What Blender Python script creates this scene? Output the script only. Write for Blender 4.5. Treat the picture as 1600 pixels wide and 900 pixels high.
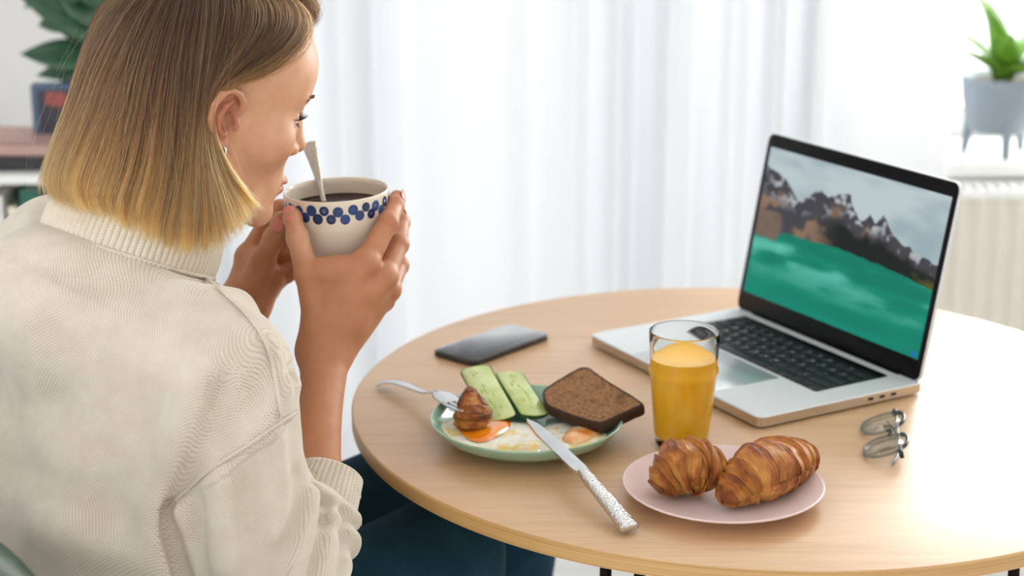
import bpy, bmesh, math, random
import numpy as np
from mathutils import Vector, Matrix, noise as mnoise

for _o in list(bpy.data.objects):
    bpy.data.objects.remove(_o)
SC = bpy.context.scene
COL = SC.collection
PI = math.pi
rng = np.random.default_rng(7)
random.seed(7)

# ------------------------------------------------------------------ camera
TZ = 0.74                       # height of the table top
CAM_H = 0.6769                  # camera above the table top
PITCH = 0.2821
FPX = 2700.0
CZ = TZ + CAM_H
cam_d = bpy.data.cameras.new('camera')
cam_d.sensor_width = 36.0
cam_d.lens = FPX / 1600 * 36.0
cam_d.clip_start = 0.05
cam_d.dof.use_dof = True
cam_d.dof.focus_distance = 1.64
cam_d.dof.aperture_fstop = 4.2
cam_o = bpy.data.objects.new('camera', cam_d)
COL.objects.link(cam_o)
cam_o.location = (0, 0, CZ)
cam_o.rotation_euler = (PI / 2 - PITCH, 0, 0)
SC.camera = cam_o

# ------------------------------------------------------------------ world, daylight, exposure
WORLD_S = 2.0
world = bpy.data.worlds.new('overcast_sky')
SC.world = world
world.use_nodes = True
_bg = world.node_tree.nodes['Background']
_bg.inputs['Color'].default_value = (0.97, 0.985, 1.0, 1)
_bg.inputs['Strength'].default_value = WORLD_S

def area_light(name, loc, rot, sx, sy, radiance, color=(1, 1, 1)):
    d = bpy.data.lights.new(name, 'AREA')
    d.shape = 'RECTANGLE'
    d.size = sx; d.size_y = sy
    d.color = color
    d.energy = radiance * PI * sx * sy      # radiance in W/(m2 sr)
    o = bpy.data.objects.new(name, d)
    COL.objects.link(o)
    o.location = loc; o.rotation_euler = rot
    return o

# daylight standing outside the two windows of the back wall, shining in (-y)
area_light("daylight_behind_curtain", (0.0, 3.72, 1.26), (-PI / 2, 0, 0), 1.7, 2.5, 0.55, (1.0, 0.99, 0.97))
area_light('daylight_open_window', (1.66, 3.72, 1.62), (-PI / 2, 0, 0), 1.7, 1.75, 9.0, (1.0, 0.99, 0.97))

SC.view_settings.view_transform = 'Standard'
SC.view_settings.look = 'None'
SC.view_settings.gamma = 1.0
SC.view_settings.use_curve_mapping = False
SC.view_settings.exposure = 0.46
SC.cycles.use_denoising = True
SC.cycles.max_bounces = 12
SC.cycles.transparent_max_bounces = 16
SC.cycles.caustics_reflective = False
SC.cycles.caustics_refractive = True
SC.cycles.sample_clamp_indirect = 4.0

# ------------------------------------------------------------------ helpers
_c, _s = math.cos(PITCH), math.sin(PITCH)
def at(px, py, d):
    """world point seen at photo pixel (px, py), d metres along the lens axis"""
    a = (px - 800) / FPX; b = (py - 450) / FPX
    return np.array([a * d, d * (_c - b * _s), CZ - d * (_s + b * _c)])
def on(px, py, h=0.0):
    """world point of pixel (px, py) at h above the table top"""
    b = (py - 450) / FPX
    d = (CAM_H - h) / (_s + b * _c)
    return at(px, py, d)

def lin(c):
    c = c / 255.0
    return c / 12.92 if c <= 0.04045 else ((c + 0.055) / 1.055) ** 2.4
def rgb(r, g, b, a=1.0):
    return (lin(r), lin(g), lin(b), a)
def nlin(a):
    a = np.asarray(a, float) / 255.0
    return np.where(a <= 0.04045, a / 12.92, ((a + 0.055) / 1.055) ** 2.4)

class NT:
    """short hand for building a node material"""
    def __init__(self, name):
        self.m = bpy.data.materials.new(name)
        self.m.use_nodes = True
        self.t = self.m.node_tree
        self.n = self.t.nodes
        self.b = self.n['Principled BSDF']
        self.out = self.n['Material Output']
    def new(self, typ, **kw):
        x = self.n.new(typ)
        for k, v in kw.items():
            setattr(x, k, v)
        return x
    def link(self, a, b):
        self.t.links.new(a, b)
    def set(self, **kw):
        for k, v in kw.items():
            self.b.inputs[k.replace('_', ' ')].default_value = v
        return self
    def math(self, op, a, b=None, c=None):
        x = self.new('ShaderNodeMath', operation=op)
        for i, v in enumerate((a, b, c)):
            if v is None: continue
            if hasattr(v, 'is_output'): self.link(v, x.inputs[i])
            else: x.inputs[i].default_value = v
        return x.outputs[0]
    def coords(self, kind='Object', scale=(1, 1, 1), rot=(0, 0, 0)):
        tc = self.new('ShaderNodeTexCoord'); mp = self.new('ShaderNodeMapping')
        mp.inputs['Scale'].default_value = scale; mp.inputs['Rotation'].default_value = rot
        self.link(tc.outputs[kind], mp.inputs['Vector'])
        return mp.outputs['Vector']
    def noise(self, vec, scale, detail=3, rough=0.5, dist=0.0):
        x = self.new('ShaderNodeTexNoise')
        x.inputs['Scale'].default_value = scale; x.inputs['Detail'].default_value = detail
        x.inputs['Roughness'].default_value = rough; x.inputs['Distortion'].default_value = dist
        if vec is not None: self.link(vec, x.inputs['Vector'])
        return x.outputs['Fac']
    def ramp(self, fac, stops):
        x = self.new('ShaderNodeValToRGB')
        e = x.color_ramp.elements
        while len(e) < len(stops): e.new(0.5)
        for i, (p, c) in enumerate(stops):
            e[i].position = p; e[i].color = c
        self.link(fac, x.inputs['Fac'])
        return x.outputs['Color']
    def mix(self, fac, a, b, mode='MIX'):
        x = self.new('ShaderNodeMix', data_type='RGBA', blend_type=mode)
        for sock, v in ((x.inputs[0], fac), (x.inputs[6], a), (x.inputs[7], b)):
            if hasattr(v, 'is_output'): self.link(v, sock)
            else: sock.default_value = v
        return x.outputs[2]
    def bump(self, h, strength=0.3, dist=0.001, normal=None):
        x = self.new('ShaderNodeBump')
        x.inputs['Strength'].default_value = strength; x.inputs['Distance'].default_value = dist
        self.link(h, x.inputs['Height'])
        if normal is not None: self.link(normal, x.inputs['Normal'])
        self.link(x.outputs['Normal'], self.b.inputs['Normal'])
        return x.outputs['Normal']
    def base(self, sock):
        self.link(sock, self.b.inputs['Base Color'])
        return self

def simple(name, col, rough=0.5, metal=0.0, var=0.06, scale=40.0, **kw):
    """plain material with a faint procedural mottling"""
    n = NT(name)
    v = n.noise(n.coords(), scale, 3)
    dark = tuple(c * (1 - var) for c in col[:3]) + (1,)
    light = tuple(min(1, c * (1 + var)) for c in col[:3]) + (1,)
    n.base(n.ramp(v, [(0.3, dark), (0.7, light)]))
    n.set(Roughness=rough, Metallic=metal, **kw)
    return n.m

def clear_mat(name, tint=(1, 1, 1, 1), rough=0.02, ior=1.45, edge=None, haze=0.0):
    """thin clear glass: see-through with a Fresnel reflection; edge tints grazing views"""
    n = NT(name); n.n.remove(n.b)
    tp = n.new('ShaderNodeBsdfTransparent'); gl = n.new('ShaderNodeBsdfGlossy'); gl.inputs['Roughness'].default_value = rough
    f0 = ((ior - 1) / (ior + 1)) ** 2
    fw = n.new('ShaderNodeLayerWeight'); fw.inputs['Blend'].default_value = 0.5
    refl = n.math('MULTIPLY_ADD', n.math('POWER', fw.outputs['Facing'], 4.0), 0.75, f0)
    tp.inputs['Color'].default_value = tint
    if edge is not None:
        lw = n.new('ShaderNodeLayerWeight'); lw.inputs['Blend'].default_value = 0.25
        n.link(n.mix(lw.outputs['Facing'], tint, edge), tp.inputs['Color'])
    mx = n.new('ShaderNodeMixShader')
    n.link(refl, mx.inputs[0]); n.link(tp.outputs[0], mx.inputs[1]); n.link(gl.outputs[0], mx.inputs[2])
    out = mx.outputs[0]
    if haze:
        df = n.new('ShaderNodeBsdfDiffuse'); m2 = n.new('ShaderNodeMixShader'); m2.inputs[0].default_value = haze
        n.link(out, m2.inputs[1]); n.link(df.outputs[0], m2.inputs[2]); out = m2.outputs[0]
    n.link(out, n.out.inputs['Surface'])
    return n.m

def tag(o, label=None, cat=None, group=None, kind=None):
    if label: o['label'] = label
    if cat: o['category'] = cat
    if group: o['group'] = group
    if kind: o['kind'] = kind
    return o

def empty(name, loc=(0, 0, 0), rotz=0.0):
    o = bpy.data.objects.new(name, None)
    o.empty_display_size = 0.02
    COL.objects.link(o)
    o.location = tuple(loc); o.rotation_euler = (0, 0, rotz)
    return o

def meshobj(name, v, f, mat=None, parent=None, smooth=True, loc=None, rot=None, attrs=None, uv=None):
    me = bpy.data.meshes.new(name)
    v = np.asarray(v, dtype=np.float32)
    if isinstance(f, np.ndarray) and f.ndim == 2:
        nf, k = f.shape
        me.vertices.add(len(v)); me.vertices.foreach_set('co', v.ravel())
        me.loops.add(nf * k); me.loops.foreach_set('vertex_index', f.astype(np.int32).ravel())
        me.polygons.add(nf)
        me.polygons.foreach_set('loop_start', np.arange(0, nf * k, k, dtype=np.int32))
        me.update(calc_edges=True)
    else:
        me.from_pydata(v.tolist(), [], [tuple(int(i) for i in q) for q in f])
        me.update()
    me.validate()
    if smooth:
        me.polygons.foreach_set('use_smooth', np.ones(len(me.polygons), dtype=bool))
    if attrs:
        for an, (typ, dat) in attrs.items():
            a = me.attributes.new(an, typ, 'POINT')
            dat = np.asarray(dat, dtype=np.float32)
            a.data.foreach_set({'FLOAT': 'value', 'FLOAT_VECTOR': 'vector', 'FLOAT_COLOR': 'color', 'FLOAT2': 'vector'}[typ], dat.ravel())
    if mat: me.materials.append(mat)
    o = bpy.data.objects.new(name, me)
    COL.objects.link(o)
    if parent is not None: o.parent = parent
    if loc is not None: o.location = tuple(loc)
    if rot is not None: o.rotation_euler = rot
    return o

class MB:
    """collects simple shapes into one mesh"""
    def __init__(self):
        self.v = []; self.f = []
    def add(self, v, f):
        k = len(self.v)
        self.v += [tuple(map(float, p)) for p in v]
        self.f += [tuple(int(i) + k for i in q) for q in f]
        return self
    def box(self, lo, hi, bev=0.0, seg=1):
        bm = bmesh.new()
        bmesh.ops.create_cube(bm, size=1.0)
        lo = Vector(lo); hi = Vector(hi)
        for q in bm.verts:
            q.co = Vector((lo[i] if q.co[i] < 0 else hi[i] for i in range(3)))
        if bev > 0:
            bmesh.ops.bevel(bm, geom=bm.edges[:], offset=bev, segments=seg, affect='EDGES', profile=0.5)
        return self.bm(bm)
    def bm(self, bm, mat=None):
        bm.verts.index_update()
        v = [(mat @ q.co) if mat else q.co.copy() for q in bm.verts]
        f = [[q.index for q in p.verts] for p in bm.faces]
        bm.free()
        return self.add(v, f)
    def lathe(self, prof, n=64, cap0=True, cap1=True, phase=0.0):
        prof = [tuple(p) for p in prof]
        v = []; f = []
        for (r, z) in prof:
            for k in range(n):
                a = 2 * PI * k / n + phase
                v.append((r * math.cos(a), r * math.sin(a), z))
        m = len(prof)
        for i in range(m - 1):
            for k in range(n):
                k2 = (k + 1) % n
                f.append((i * n + k, i * n + k2, (i + 1) * n + k2, (i + 1) * n + k))
        if cap0: f.append(tuple(range(n - 1, -1, -1)))
        if cap1: f.append(tuple((m - 1) * n + k for k in range(n)))
        return self.add(v, f)
    def tube(self, pts, rad, n=10, closed=False, flat=1.0, up=None):
        """sweep a circle (flattened by flat along the second normal) along pts"""
        pts = [Vector(p) for p in pts]
        m = len(pts)
        rad = [rad] * m if np.isscalar(rad) else list(rad)
        v = []; f = []
        prev = Vector(up) if up is not None else None
        for i, p in enumerate(pts):
            a = pts[(i - 1) % m] if (closed or i > 0) else p
            b = pts[(i + 1) % m] if (closed or i < m - 1) else p
            t = (b - a).normalized()
            if prev is None:
                prev = Vector((0, 0, 1)) if abs(t.z) < 0.9 else Vector((1, 0, 0))
            e1 = (prev - t * prev.dot(t)).normalized()
            e2 = t.cross(e1)
            prev = e1
            r = rad[i]
            for k in range(n):
                an = 2 * PI * k / n
                v.append(p + e1 * (r * flat * math.cos(an)) + e2 * (r * math.sin(an)))
        for i in range(m if closed else m - 1):
            j = (i + 1) % m
            for k in range(n):
                k2 = (k + 1) % n
                f.append((i * n + k, i * n + k2, j * n + k2, j * n + k))
        if not closed:
            f.append(tuple(range(n - 1, -1, -1)))
            f.append(tuple((m - 1) * n + k for k in range(n)))
        return self.add(v, f)
    def build(self, name, mat, parent=None, smooth=True, loc=None, rot=None, **kw):
        return meshobj(name, self.v, self.f, mat, parent, smooth, loc, rot, **kw)

def autosmooth(o, deg=40):
    """flat facets stay crisp: mark edges sharper than deg as sharp"""
    me = o.data
    bm = bmesh.new(); bm.from_mesh(me)
    lim = math.radians(deg)
    for e in bm.edges:
        if len(e.link_faces) == 2 and e.calc_face_angle(0) > lim:
            e.smooth = False
    bm.to_mesh(me); bm.free()
    return o

def rounded_rect(w, h, r, n=6):
    """outline points (counter-clockwise) of a w x h rectangle centred on 0"""
    p = []
    for cx, cy, a0 in ((w/2 - r, h/2 - r, 0), (-w/2 + r, h/2 - r, 90), (-w/2 + r, -h/2 + r, 180), (w/2 - r, -h/2 + r, 270)):
        for i in range(n + 1):
            a = math.radians(a0 + 90 * i / n)
            p.append((cx + r * math.cos(a), cy + r * math.sin(a)))
    return p

def slab(mb, outline, z0, z1, bev=0.0, M=None):
    """prism over an outline with a small edge chamfer top and bottom"""
    o = np.array(outline, float); n = len(o)
    c = o.mean(0)
    def inset(d):
        t = np.roll(o, -1, 0) - np.roll(o, 1, 0)
        t /= np.linalg.norm(t, axis=1)[:, None] + 1e-12
        nr = np.stack([t[:, 1], -t[:, 0]], 1)
        return o - nr * d
    rings = [(z0, bev), (z0 + bev, 0), (z1 - bev, 0), (z1, bev)] if bev else [(z0, 0), (z1, 0)]
    v = []; f = []
    for z, d in rings:
        q = inset(d) if d else o
        for x, y in q: v.append((x, y, z))
    for i in range(len(rings) - 1):
        for k in range(n):
            k2 = (k + 1) % n
            f.append((i * n + k, i * n + k2, (i + 1) * n + k2, (i + 1) * n + k))
    f.append(tuple(range(n - 1, -1, -1))); f.append(tuple((len(rings) - 1) * n + k for k in range(n)))
    if M is not None: v = [M @ Vector(p) for p in v]
    return mb.add(v, f)

def spline(pts, n=40, closed=False):
    """Catmull-Rom through pts"""
    p = np.array(pts, float); m = len(p)
    if not closed:
        p = np.vstack([2 * p[0] - p[1], p, 2 * p[-1] - p[-2]])
        seg = m - 1
    else:
        p = np.vstack([p[-1], p, p[0], p[1]]); seg = m
    t = np.linspace(0, seg, n, endpoint=not closed)
    i = np.minimum(t.astype(int), seg - 1); u = (t - i)[:, None]
    a, b, c, d = p[i], p[i + 1], p[i + 2], p[i + 3]
    return 0.5 * ((2 * b) + (c - a) * u + (2 * a - 5 * b + 4 * c - d) * u ** 2 + (3 * b - a - 3 * c + d) * u ** 3)

def hash3(ix, iy, iz):
    h = (ix.astype(np.int64) * 374761393 + iy.astype(np.int64) * 668265263 + iz.astype(np.int64) * 2147483647) & 0xffffffff
    h = ((h ^ (h >> 13)) * 1274126177) & 0xffffffff
    h = h ^ (h >> 16)
    return (h & 0xffffff) / float(0xffffff)
def vnoise(x, y, z):
    """smooth value noise in -1..1 for numpy arrays"""
    x = np.asarray(x, float); y = np.asarray(y, float) + 0 * x; z = np.asarray(z, float) + 0 * x
    ix, iy, iz = np.floor(x), np.floor(y), np.floor(z)
    fx, fy, fz = x - ix, y - iy, z - iz
    fx, fy, fz = (q * q * (3 - 2 * q) for q in (fx, fy, fz))
    r = 0
    for dx in (0, 1):
        for dy in (0, 1):
            for dz in (0, 1):
                w = (fx if dx else 1 - fx) * (fy if dy else 1 - fy) * (fz if dz else 1 - fz)
                r = r + w * hash3(ix + dx, iy + dy, iz + dz)
    return r * 2 - 1
def fbm(x, y, z, o=4):
    r = 0; a = 0.5; s = 1.0
    for i in range(o):
        r = r + a * vnoise(x * s + 17 * i, y * s, z * s); a *= 0.5; s *= 2.03
    return r
def sstep(a, b, x):
    t = np.clip((x - a) / (b - a), 0, 1)
    return t * t * (3 - 2 * t)
# ================================================================== ROOM
M_wall = simple('painted_wall', rgb(232, 229, 226), 0.9, var=0.02, scale=6)
M_ceil = simple('ceiling_paint', rgb(240, 240, 240), 0.9, var=0.01)
M_white = simple('white_lacquer', rgb(240, 240, 238), 0.35, var=0.02)
M_radiator = simple('radiator_enamel', rgb(226, 219, 208), 0.4, var=0.02)

def floor_mat():
    n = NT('pale_floor')
    v = n.noise(n.coords('Object', (1.2, 9, 1)), 3.0, 5, 0.6)
    n.base(n.ramp(v, [(0.25, rgb(222, 220, 217)), (0.75, rgb(238, 237, 235))]))
    n.set(Roughness=0.35)
    return n.m
o = MB().box((-2.6, -1.2, -0.05), (3.0, 3.6, 0.0)).build('floor', floor_mat(), smooth=False); tag(o, kind='structure')

WIN_Z0, WIN_Z1 = 0.735, 2.42
wb = MB()
for x0, x1, z0, z1 in ((-2.6, -0.80, 0, 2.6), (-0.80, 0.74, 0, 0.04), (-0.80, 0.74, WIN_Z1, 2.6), (0.74, 0.84, 0, 2.6),
                       (0.84, 2.42, 0, WIN_Z0), (0.84, 2.42, WIN_Z1, 2.6), (2.42, 3.0, 0, 2.6)):
    wb.box((x0, 3.42, z0), (x1, 3.60, z1))
o = wb.build('wall_back', M_wall, smooth=False); tag(o, kind='structure')
o = MB().box((-2.75, 1.1, 0), (-2.6, 3.6, 2.6)).box((-2.75, -1.2, 0), (-2.6, 1.1, .25)).build('wall_left', M_wall, smooth=False); tag(o, kind='structure')
o = MB().box((3.0, -1.2, 0), (3.15, 3.6, 2.6)).build('wall_right', M_wall, smooth=False); tag(o, kind='structure')
o = MB().box((-1.0, -1.35, 0), (3.15, -1.2, 2.6)).build('wall_light_block', M_wall, smooth=False); tag(o, kind='structure')  # unseen wall added behind the camera to keep fill light to the left
o = MB().box((-2.75, -1.2, 2.6), (3.15, 3.6, 2.75)).build('ceiling', M_ceil, smooth=False); tag(o, kind='structure')
o = MB().box((-2.6, 3.40, 0), (-0.82, 3.42, 0.08), 0.003).build('baseboard_back', M_white, smooth=False); tag(o, kind='structure')

M_pane = clear_mat('window_pane', (.97, .985, .98, 1), 0.0)
def window(name, x0, x1, mull, Z0):
    root = empty(name, ((x0 + x1) / 2, 3.5, Z0)); tag(root, kind='structure')
    fr = MB(); w = 0.06; xc = (x0 + x1) / 2
    H = WIN_Z1 - Z0
    X0, X1 = x0 - xc, x1 - xc
    fr.box((X0, -0.03, 0), (X1, 0.03, w), .004); fr.box((X0, -0.03, H - w), (X1, 0.03, H), .004)
    fr.box((X0, -0.03, w), (X0 + w, 0.03, H - w), .004); fr.box((X1 - w, -0.03, w), (X1, 0.03, H - w), .004)
    edges = [X0 + w] 
    for m in mull:
        fr.box((m - xc - .045, -0.03, w), (m - xc + .045, 0.03, H - w), .004)
        edges += [m - xc - .045, m - xc + .045]
    edges += [X1 - w]
    f = fr.build('window_frame', M_white, root, smooth=False); f['kind'] = 'structure'
    for k in range(0, len(edges), 2):
        p = MB().box((edges[k], -0.004, w), (edges[k + 1], 0.004, H - w)).build('pane', M_pane, root, smooth=False)
        p['kind'] = 'structure'
    return root
window('window_1', -0.80, 0.74, (-0.27, 0.27), 0.04)
window('window_2', 0.84, 2.42, (1.70,), WIN_Z0)
o = MB().box((0.815, 3.19, 0.708), (2.5, 3.43, 0.738), 0.006, 2).build('trim_1', M_white, smooth=False)
tag(o, 'white window sill above the radiator carrying the grey plant pot', None, None, 'structure')

# ---- sheer curtain
def curtain_mat():
    n = NT('sheer_voile')
    n.n.remove(n.b)
    dif = n.new('ShaderNodeBsdfDiffuse'); tr = n.new('ShaderNodeBsdfTranslucent'); tp = n.new('ShaderNodeBsdfTransparent')
    v = n.noise(n.coords('Object', (40, 40, 30)), 8, 2)
    c = n.ramp(v, [(0.3, rgb(222, 223, 226)), (0.7, rgb(226, 227, 230))])
    n.link(c, dif.inputs['Color']); n.link(c, tr.inputs['Color'])
    m1 = n.new('ShaderNodeMixShader'); m1.inputs[0].default_value = 0.26
    n.link(dif.outputs[0], m1.inputs[1]); n.link(tr.outputs[0], m1.inputs[2])
    m2 = n.new('ShaderNodeMixShader'); m2.inputs[0].default_value = 0.03
    n.link(m1.outputs[0], m2.inputs[1]); n.link(tp.outputs[0], m2.inputs[2])
    n.link(m2.outputs[0], n.out.inputs['Surface'])
    return n.m
def curtain():
    x0, x1, z0, z1 = -0.60, 0.790, 0.015, 2.5
    nx, nz = 700, 14
    u = np.linspace(0, 1, nx); z = np.linspace(z0, z1, nz)
    U, Z = np.meshgrid(u, z, indexing='ij')
    ph = 2 * PI * (U * 11 + 0.7 * np.sin(U * 9.1) + 0.25 * np.sin(U * 23.7))
    amp = 0.034 + 0.014 * np.sin(U * 31 + 1.0)
    X = x0 + (x1 - x0) * U
    Y = 3.085 + amp * np.sin(ph) + 0.004 * np.sin(ph * 2 + Z * 0.4) + 0.004 * np.sin(Z * 2 + U * 40)
    v = np.stack([X, Y, Z], -1).reshape(-1, 3)
    i, j = np.meshgrid(np.arange(nx - 1), np.arange(nz - 1), indexing='ij')
    a = (i * nz + j).ravel()
    f = np.stack([a, a + nz, a + nz + 1, a + 1], 1)
    o = meshobj('sheer_curtain', v, f, curtain_mat())
    tag(o, 'white sheer curtain hanging in soft folds before the window', 'curtain')
    rod = MB().tube([(-0.66, 3.085, 2.515), (0.90, 3.085, 2.515)], 0.012, 10)
    for xx in (-0.63, 0.87):
        rod.tube([(xx, 3.085, 2.515), (xx, 3.085, 2.6)], 0.008, 8)
    r = rod.build('curtain_rod', M_white, o)
curtain()

# ---- radiator under the sill
def radiator():
    root = empty('radiator', (1.36, 3.14, 0.0))
    tag(root, 'cream panel radiator with vertical flutes under the window sill', 'radiator')
    w = 1.17; xs = np.linspace(-w / 2, w / 2, 33 * 4 + 1)
    prof = [(x, -0.035 - 0.007 * (1 if (k // 2) % 2 else 0)) for k, x in enumerate(xs)]
    v = []; f = []
    for x, y in prof: v += [(x, y, 0.11), (x, y, 0.695)]
    for k in range(len(prof) - 1): f.append((2 * k, 2 * k + 2, 2 * k + 3, 2 * k + 1))
    m = MB().add(v, f); m.box((-w / 2, -0.034, 0.11), (w / 2, 0.03, 0.69))
    m.build('front_panel', M_radiator, root, smooth=False)
    g = MB()
    for k in range(54):
        x = -w / 2 + 0.01 + k * (w - 0.02) / 53
        g.box((x - .004, -0.040, 0.695), (x + .004, 0.035, 0.702))
    g.box((-w / 2, -0.043, 0.69), (w / 2, -0.034, 0.705)); g.box((-w / 2, 0.028, 0.69), (w / 2, 0.036, 0.705))
    o = g.build('top_grille', M_white, root, smooth=False)
    for s in (-1, 1):
        MB().box((s * w / 2 - .004, -0.043, 0.11), (s * w / 2 + .004, 0.036, 0.705), .002).build('side_panel', M_white, root, smooth=False)
        MB().tube([(s * .4, 0, 0.0), (s * .4, 0, 0.12)], 0.012, 10).build('foot', M_white, root)
radiator()

# ---- leaves
def leaf_mesh(L, W, curl, fold, n=12, tipbend=0.0, base=0.15):
    """pointed leaf along +x, curving down by curl; returns verts, faces"""
    v = []; f = []
    cs = (-1, -.5, 0, .5, 1)
    for i in range(n + 1):
        t = i / n
        w = W * math.sin(PI * min(1, (t * (1 - base) + base)) ** 0.9) if t < 1 else 0.0005
        a = curl * t
        x = L * (math.sin(a) / curl if abs(curl) > 1e-4 else t)
        z = -L * ((1 - math.cos(a)) / curl if abs(curl) > 1e-4 else 0)
        for c in cs:
            v.append((x, c * w, z + fold * abs(c) * w))
    m = len(cs)
    for i in range(n):
        for k in range(m - 1):
            f.append((i * m + k, (i + 1) * m + k, (i + 1) * m + k + 1, i * m + k + 1))
    return v, f
def leaf_mat(name, c0, c1, rough=0.35):
    n = NT(name)
    v = n.noise(n.coords('Object', (30, 160, 30)), 1.2, 4)
    n.base(n.ramp(v, [(0.25, c0), (0.75, c1)])); n.set(Roughness=rough)
    n.set(Subsurface_Weight=0.0)
    return n.m
def solidify(o, t):
    m = o.modifiers.new('solid', 'SOLIDIFY'); m.thickness = t; m.offset = 0
    return o

# ---- potted plant on the window sill
def sill_plant():
    c = at(1558, 205, 3.34); x, y = c[0], 3.285
    root = empty('plant_pot', (x, y, 0.738))
    tag(root, 'pale grey footed plant pot standing on the white window sill', 'plant pot')
    Mp = simple('grey_ceramic', rgb(138, 148, 158), 0.55, var=0.05, scale=25)
    m = MB().lathe([(0.0, .042), (.052, .043), (.060, .050), (.071, .09), (.076, .135), (.077, .150), (.0745, .150), (.069, .138), (.0, .137)], 40, False, False)
    m.build('pot_body', Mp, root)
    for k in range(3):
        a = PI / 2 + k * 2 * PI / 3 + PI
        p = Vector((math.cos(a) * .057, math.sin(a) * .057, 0))
        MB().tube([p * 1.12 + Vector((0, 0, .0)), p * 1.05 + Vector((0, 0, .03)), p * 1.0 + Vector((0, 0, .07))], [.0075, .010, .011], 10).build('foot', Mp, root)
    MB().lathe([(0, .1385), (.066, .1385), (.068, .137)], 30, False, False).build('soil', simple('soil', rgb(70, 52, 40), 0.95, var=.4, scale=200), root)
    pl = empty('potted_succulent', (x, y, 0.876))
    tag(pl, 'bright green plant of upright strap leaves in the grey pot', 'plant')
    Ml = leaf_mat('fresh_leaf', rgb(70, 120, 30), rgb(130, 175, 60))
    R = random.Random(4)
    specs = [(95, .15, 1.25), (150, .13, 1.0), (40, .14, .95), (200, .12, .8), (340, .15, .75), (260, .13, 1.1), (120, .17, 1.45), (15, .17, 1.05), (300, .12, .6), (230, .16, 1.3)]
    for az, L, el in specs:
        v, f = leaf_mesh(L * 1.2, .024, 0.55 + R.random() * .3, .5, 10, base=.25)
        M = Matrix.Rotation(math.radians(az), 4, 'Z') @ Matrix.Rotation(-el, 4, 'Y')
        o = meshobj('leaf', [M @ Vector(p) for p in v], f, Ml, pl)
        solidify(o, .002)
    MB().tube([(0, 0, 0), (0, 0, .035)], [.012, .014], 10).build('stem', Ml, pl)
sill_plant()

# ---- low white bookshelf on the left with books, box and plant
def bookshelf():
    x0, x1, y0, y1, H = -1.50, -0.700, 2.82, 3.12, 0.795
    root = empty('bookshelf', (x0, y0, 0)); tag(root, 'low white open bookshelf standing by the wall behind the woman', 'bookshelf')
    W = x1 - x0; D = y1 - y0; t = .016
    def pb(n, lo, hi): return MB().box(lo, hi, .002).build(n, M_white, root, smooth=False)
    pb('top_board', (0, 0, H - t), (W, D, H)); pb('bottom_board', (0, 0, .05), (W, D, .05 + t))
    pb('shelf_board', (t, 0, .42), (W - t, D, .42 + t))
    pb('side_panel', (0, 0, 0), (t, D, H - t)); pb('side_panel', (W - t, 0, 0), (W, D, H - t))
    pb('divider', (W * .5 - t / 2, 0, .05 + t), (W * .5 + t / 2, D, .42)); 
    pb('back_board', (t, D - .008, .05 + t), (W - t, D, H - t))
    return x0, x1, y0, y1, H
BX0, BX1, BY0, BY1, BH = bookshelf()
M_paper = simple('book_paper', rgb(235, 228, 212), 0.9, var=.05, scale=300)
def book(name, loc, size, col, label, group, rotz=0.0, flat=False):
    """upright book with the spine to the viewer (-y); flat = lying down"""
    w, d, h = size
    root = empty(name, loc, rotz); tag(root, label, 'book', group)
    Mc = simple('book_cover', col, 0.5, var=.06)
    c = MB(); t = .0025
    if not flat:
        c.box((0, 0, 0), (w, t, h)); c.box((0, 0, 0), (t, d, h)); c.box((w - t, 0, 0), (w, d, h))
        p = MB().box((t, t, .004), (w - t, d - .004, h - .004))
    else:
        c.box((0, 0, 0), (w, t, h)); c.box((0, 0, 0), (w, d, t)); c.box((0, 0, h - t), (w, d, h))
        p = MB().box((.004, t, t), (w - .004, d - .004, h - t))
    c.build('cover', Mc, root, smooth=False); p.build('pages', M_paper, root, smooth=False)
    return root
bz = .436
specs = [(-.7945, .026, .315, rgb(226, 208, 204), 'pale pinkish book directly right of the dark green one'),
         (-.8320, .037, .330, rgb(22, 96, 82), 'thick dark green book standing in the white shelf'),
         (-.8545, .022, .30, rgb(238, 230, 205), 'slim pale yellow book directly left of the green one'),
         (-.8830, .028, .32, rgb(228, 222, 218), 'off-white book second left of the green one'),
         (-.9035, .020, .29, rgb(205, 190, 170), 'slim tan book third left of the green one')]
for k, (x, w, h, col, lab) in enumerate(specs):
    book('book', (x - w * .0 - .0, BY0 + .02, bz), (w - .001, .19, h), col, lab, 'books standing in the white shelf')
book('book', (-.965, BY0 + .03, BH), (.215, .16, .026), rgb(40, 38, 42), 'black book lying lowest on top of the white shelf', 'books lying on the shelf top', 0.05, True)
book('book', (-.940, BY0 + .035, BH + .026), (.195, .15, .022), rgb(186, 150, 140), 'dusty pink book lying on the black book', 'books lying on the shelf top', -0.04, True)
def picture_box():
    root = empty('picture_box', (-.778, BY0 + .115, BH + .048), 0.06)
    tag(root, 'small blue picture box with a red motif standing on the pink book', 'picture')
    MB().box((-.046, 0, 0), (.046, .03, .085), .002).build('box_body', simple('blue_card', rgb(74, 96, 122), .5), root, smooth=False)
    MB().box((-.034, -.002, .006), (.040, 0, .076), .0005).build('dark_panel', simple('dark_card', rgb(46, 48, 60), .5), root, smooth=False)
    o = MB().add([(x * 1, -.003, z) for x, z in ((-.022, .052), (.008, .046), (.018, .058), (.012, .072), (-.020, .074))], [(0, 1, 2, 3, 4)]).build('red_motif', simple('red_print', rgb(150, 72, 66), .5), root, smooth=False)
    solidify(o, .001)
picture_box()

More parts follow.
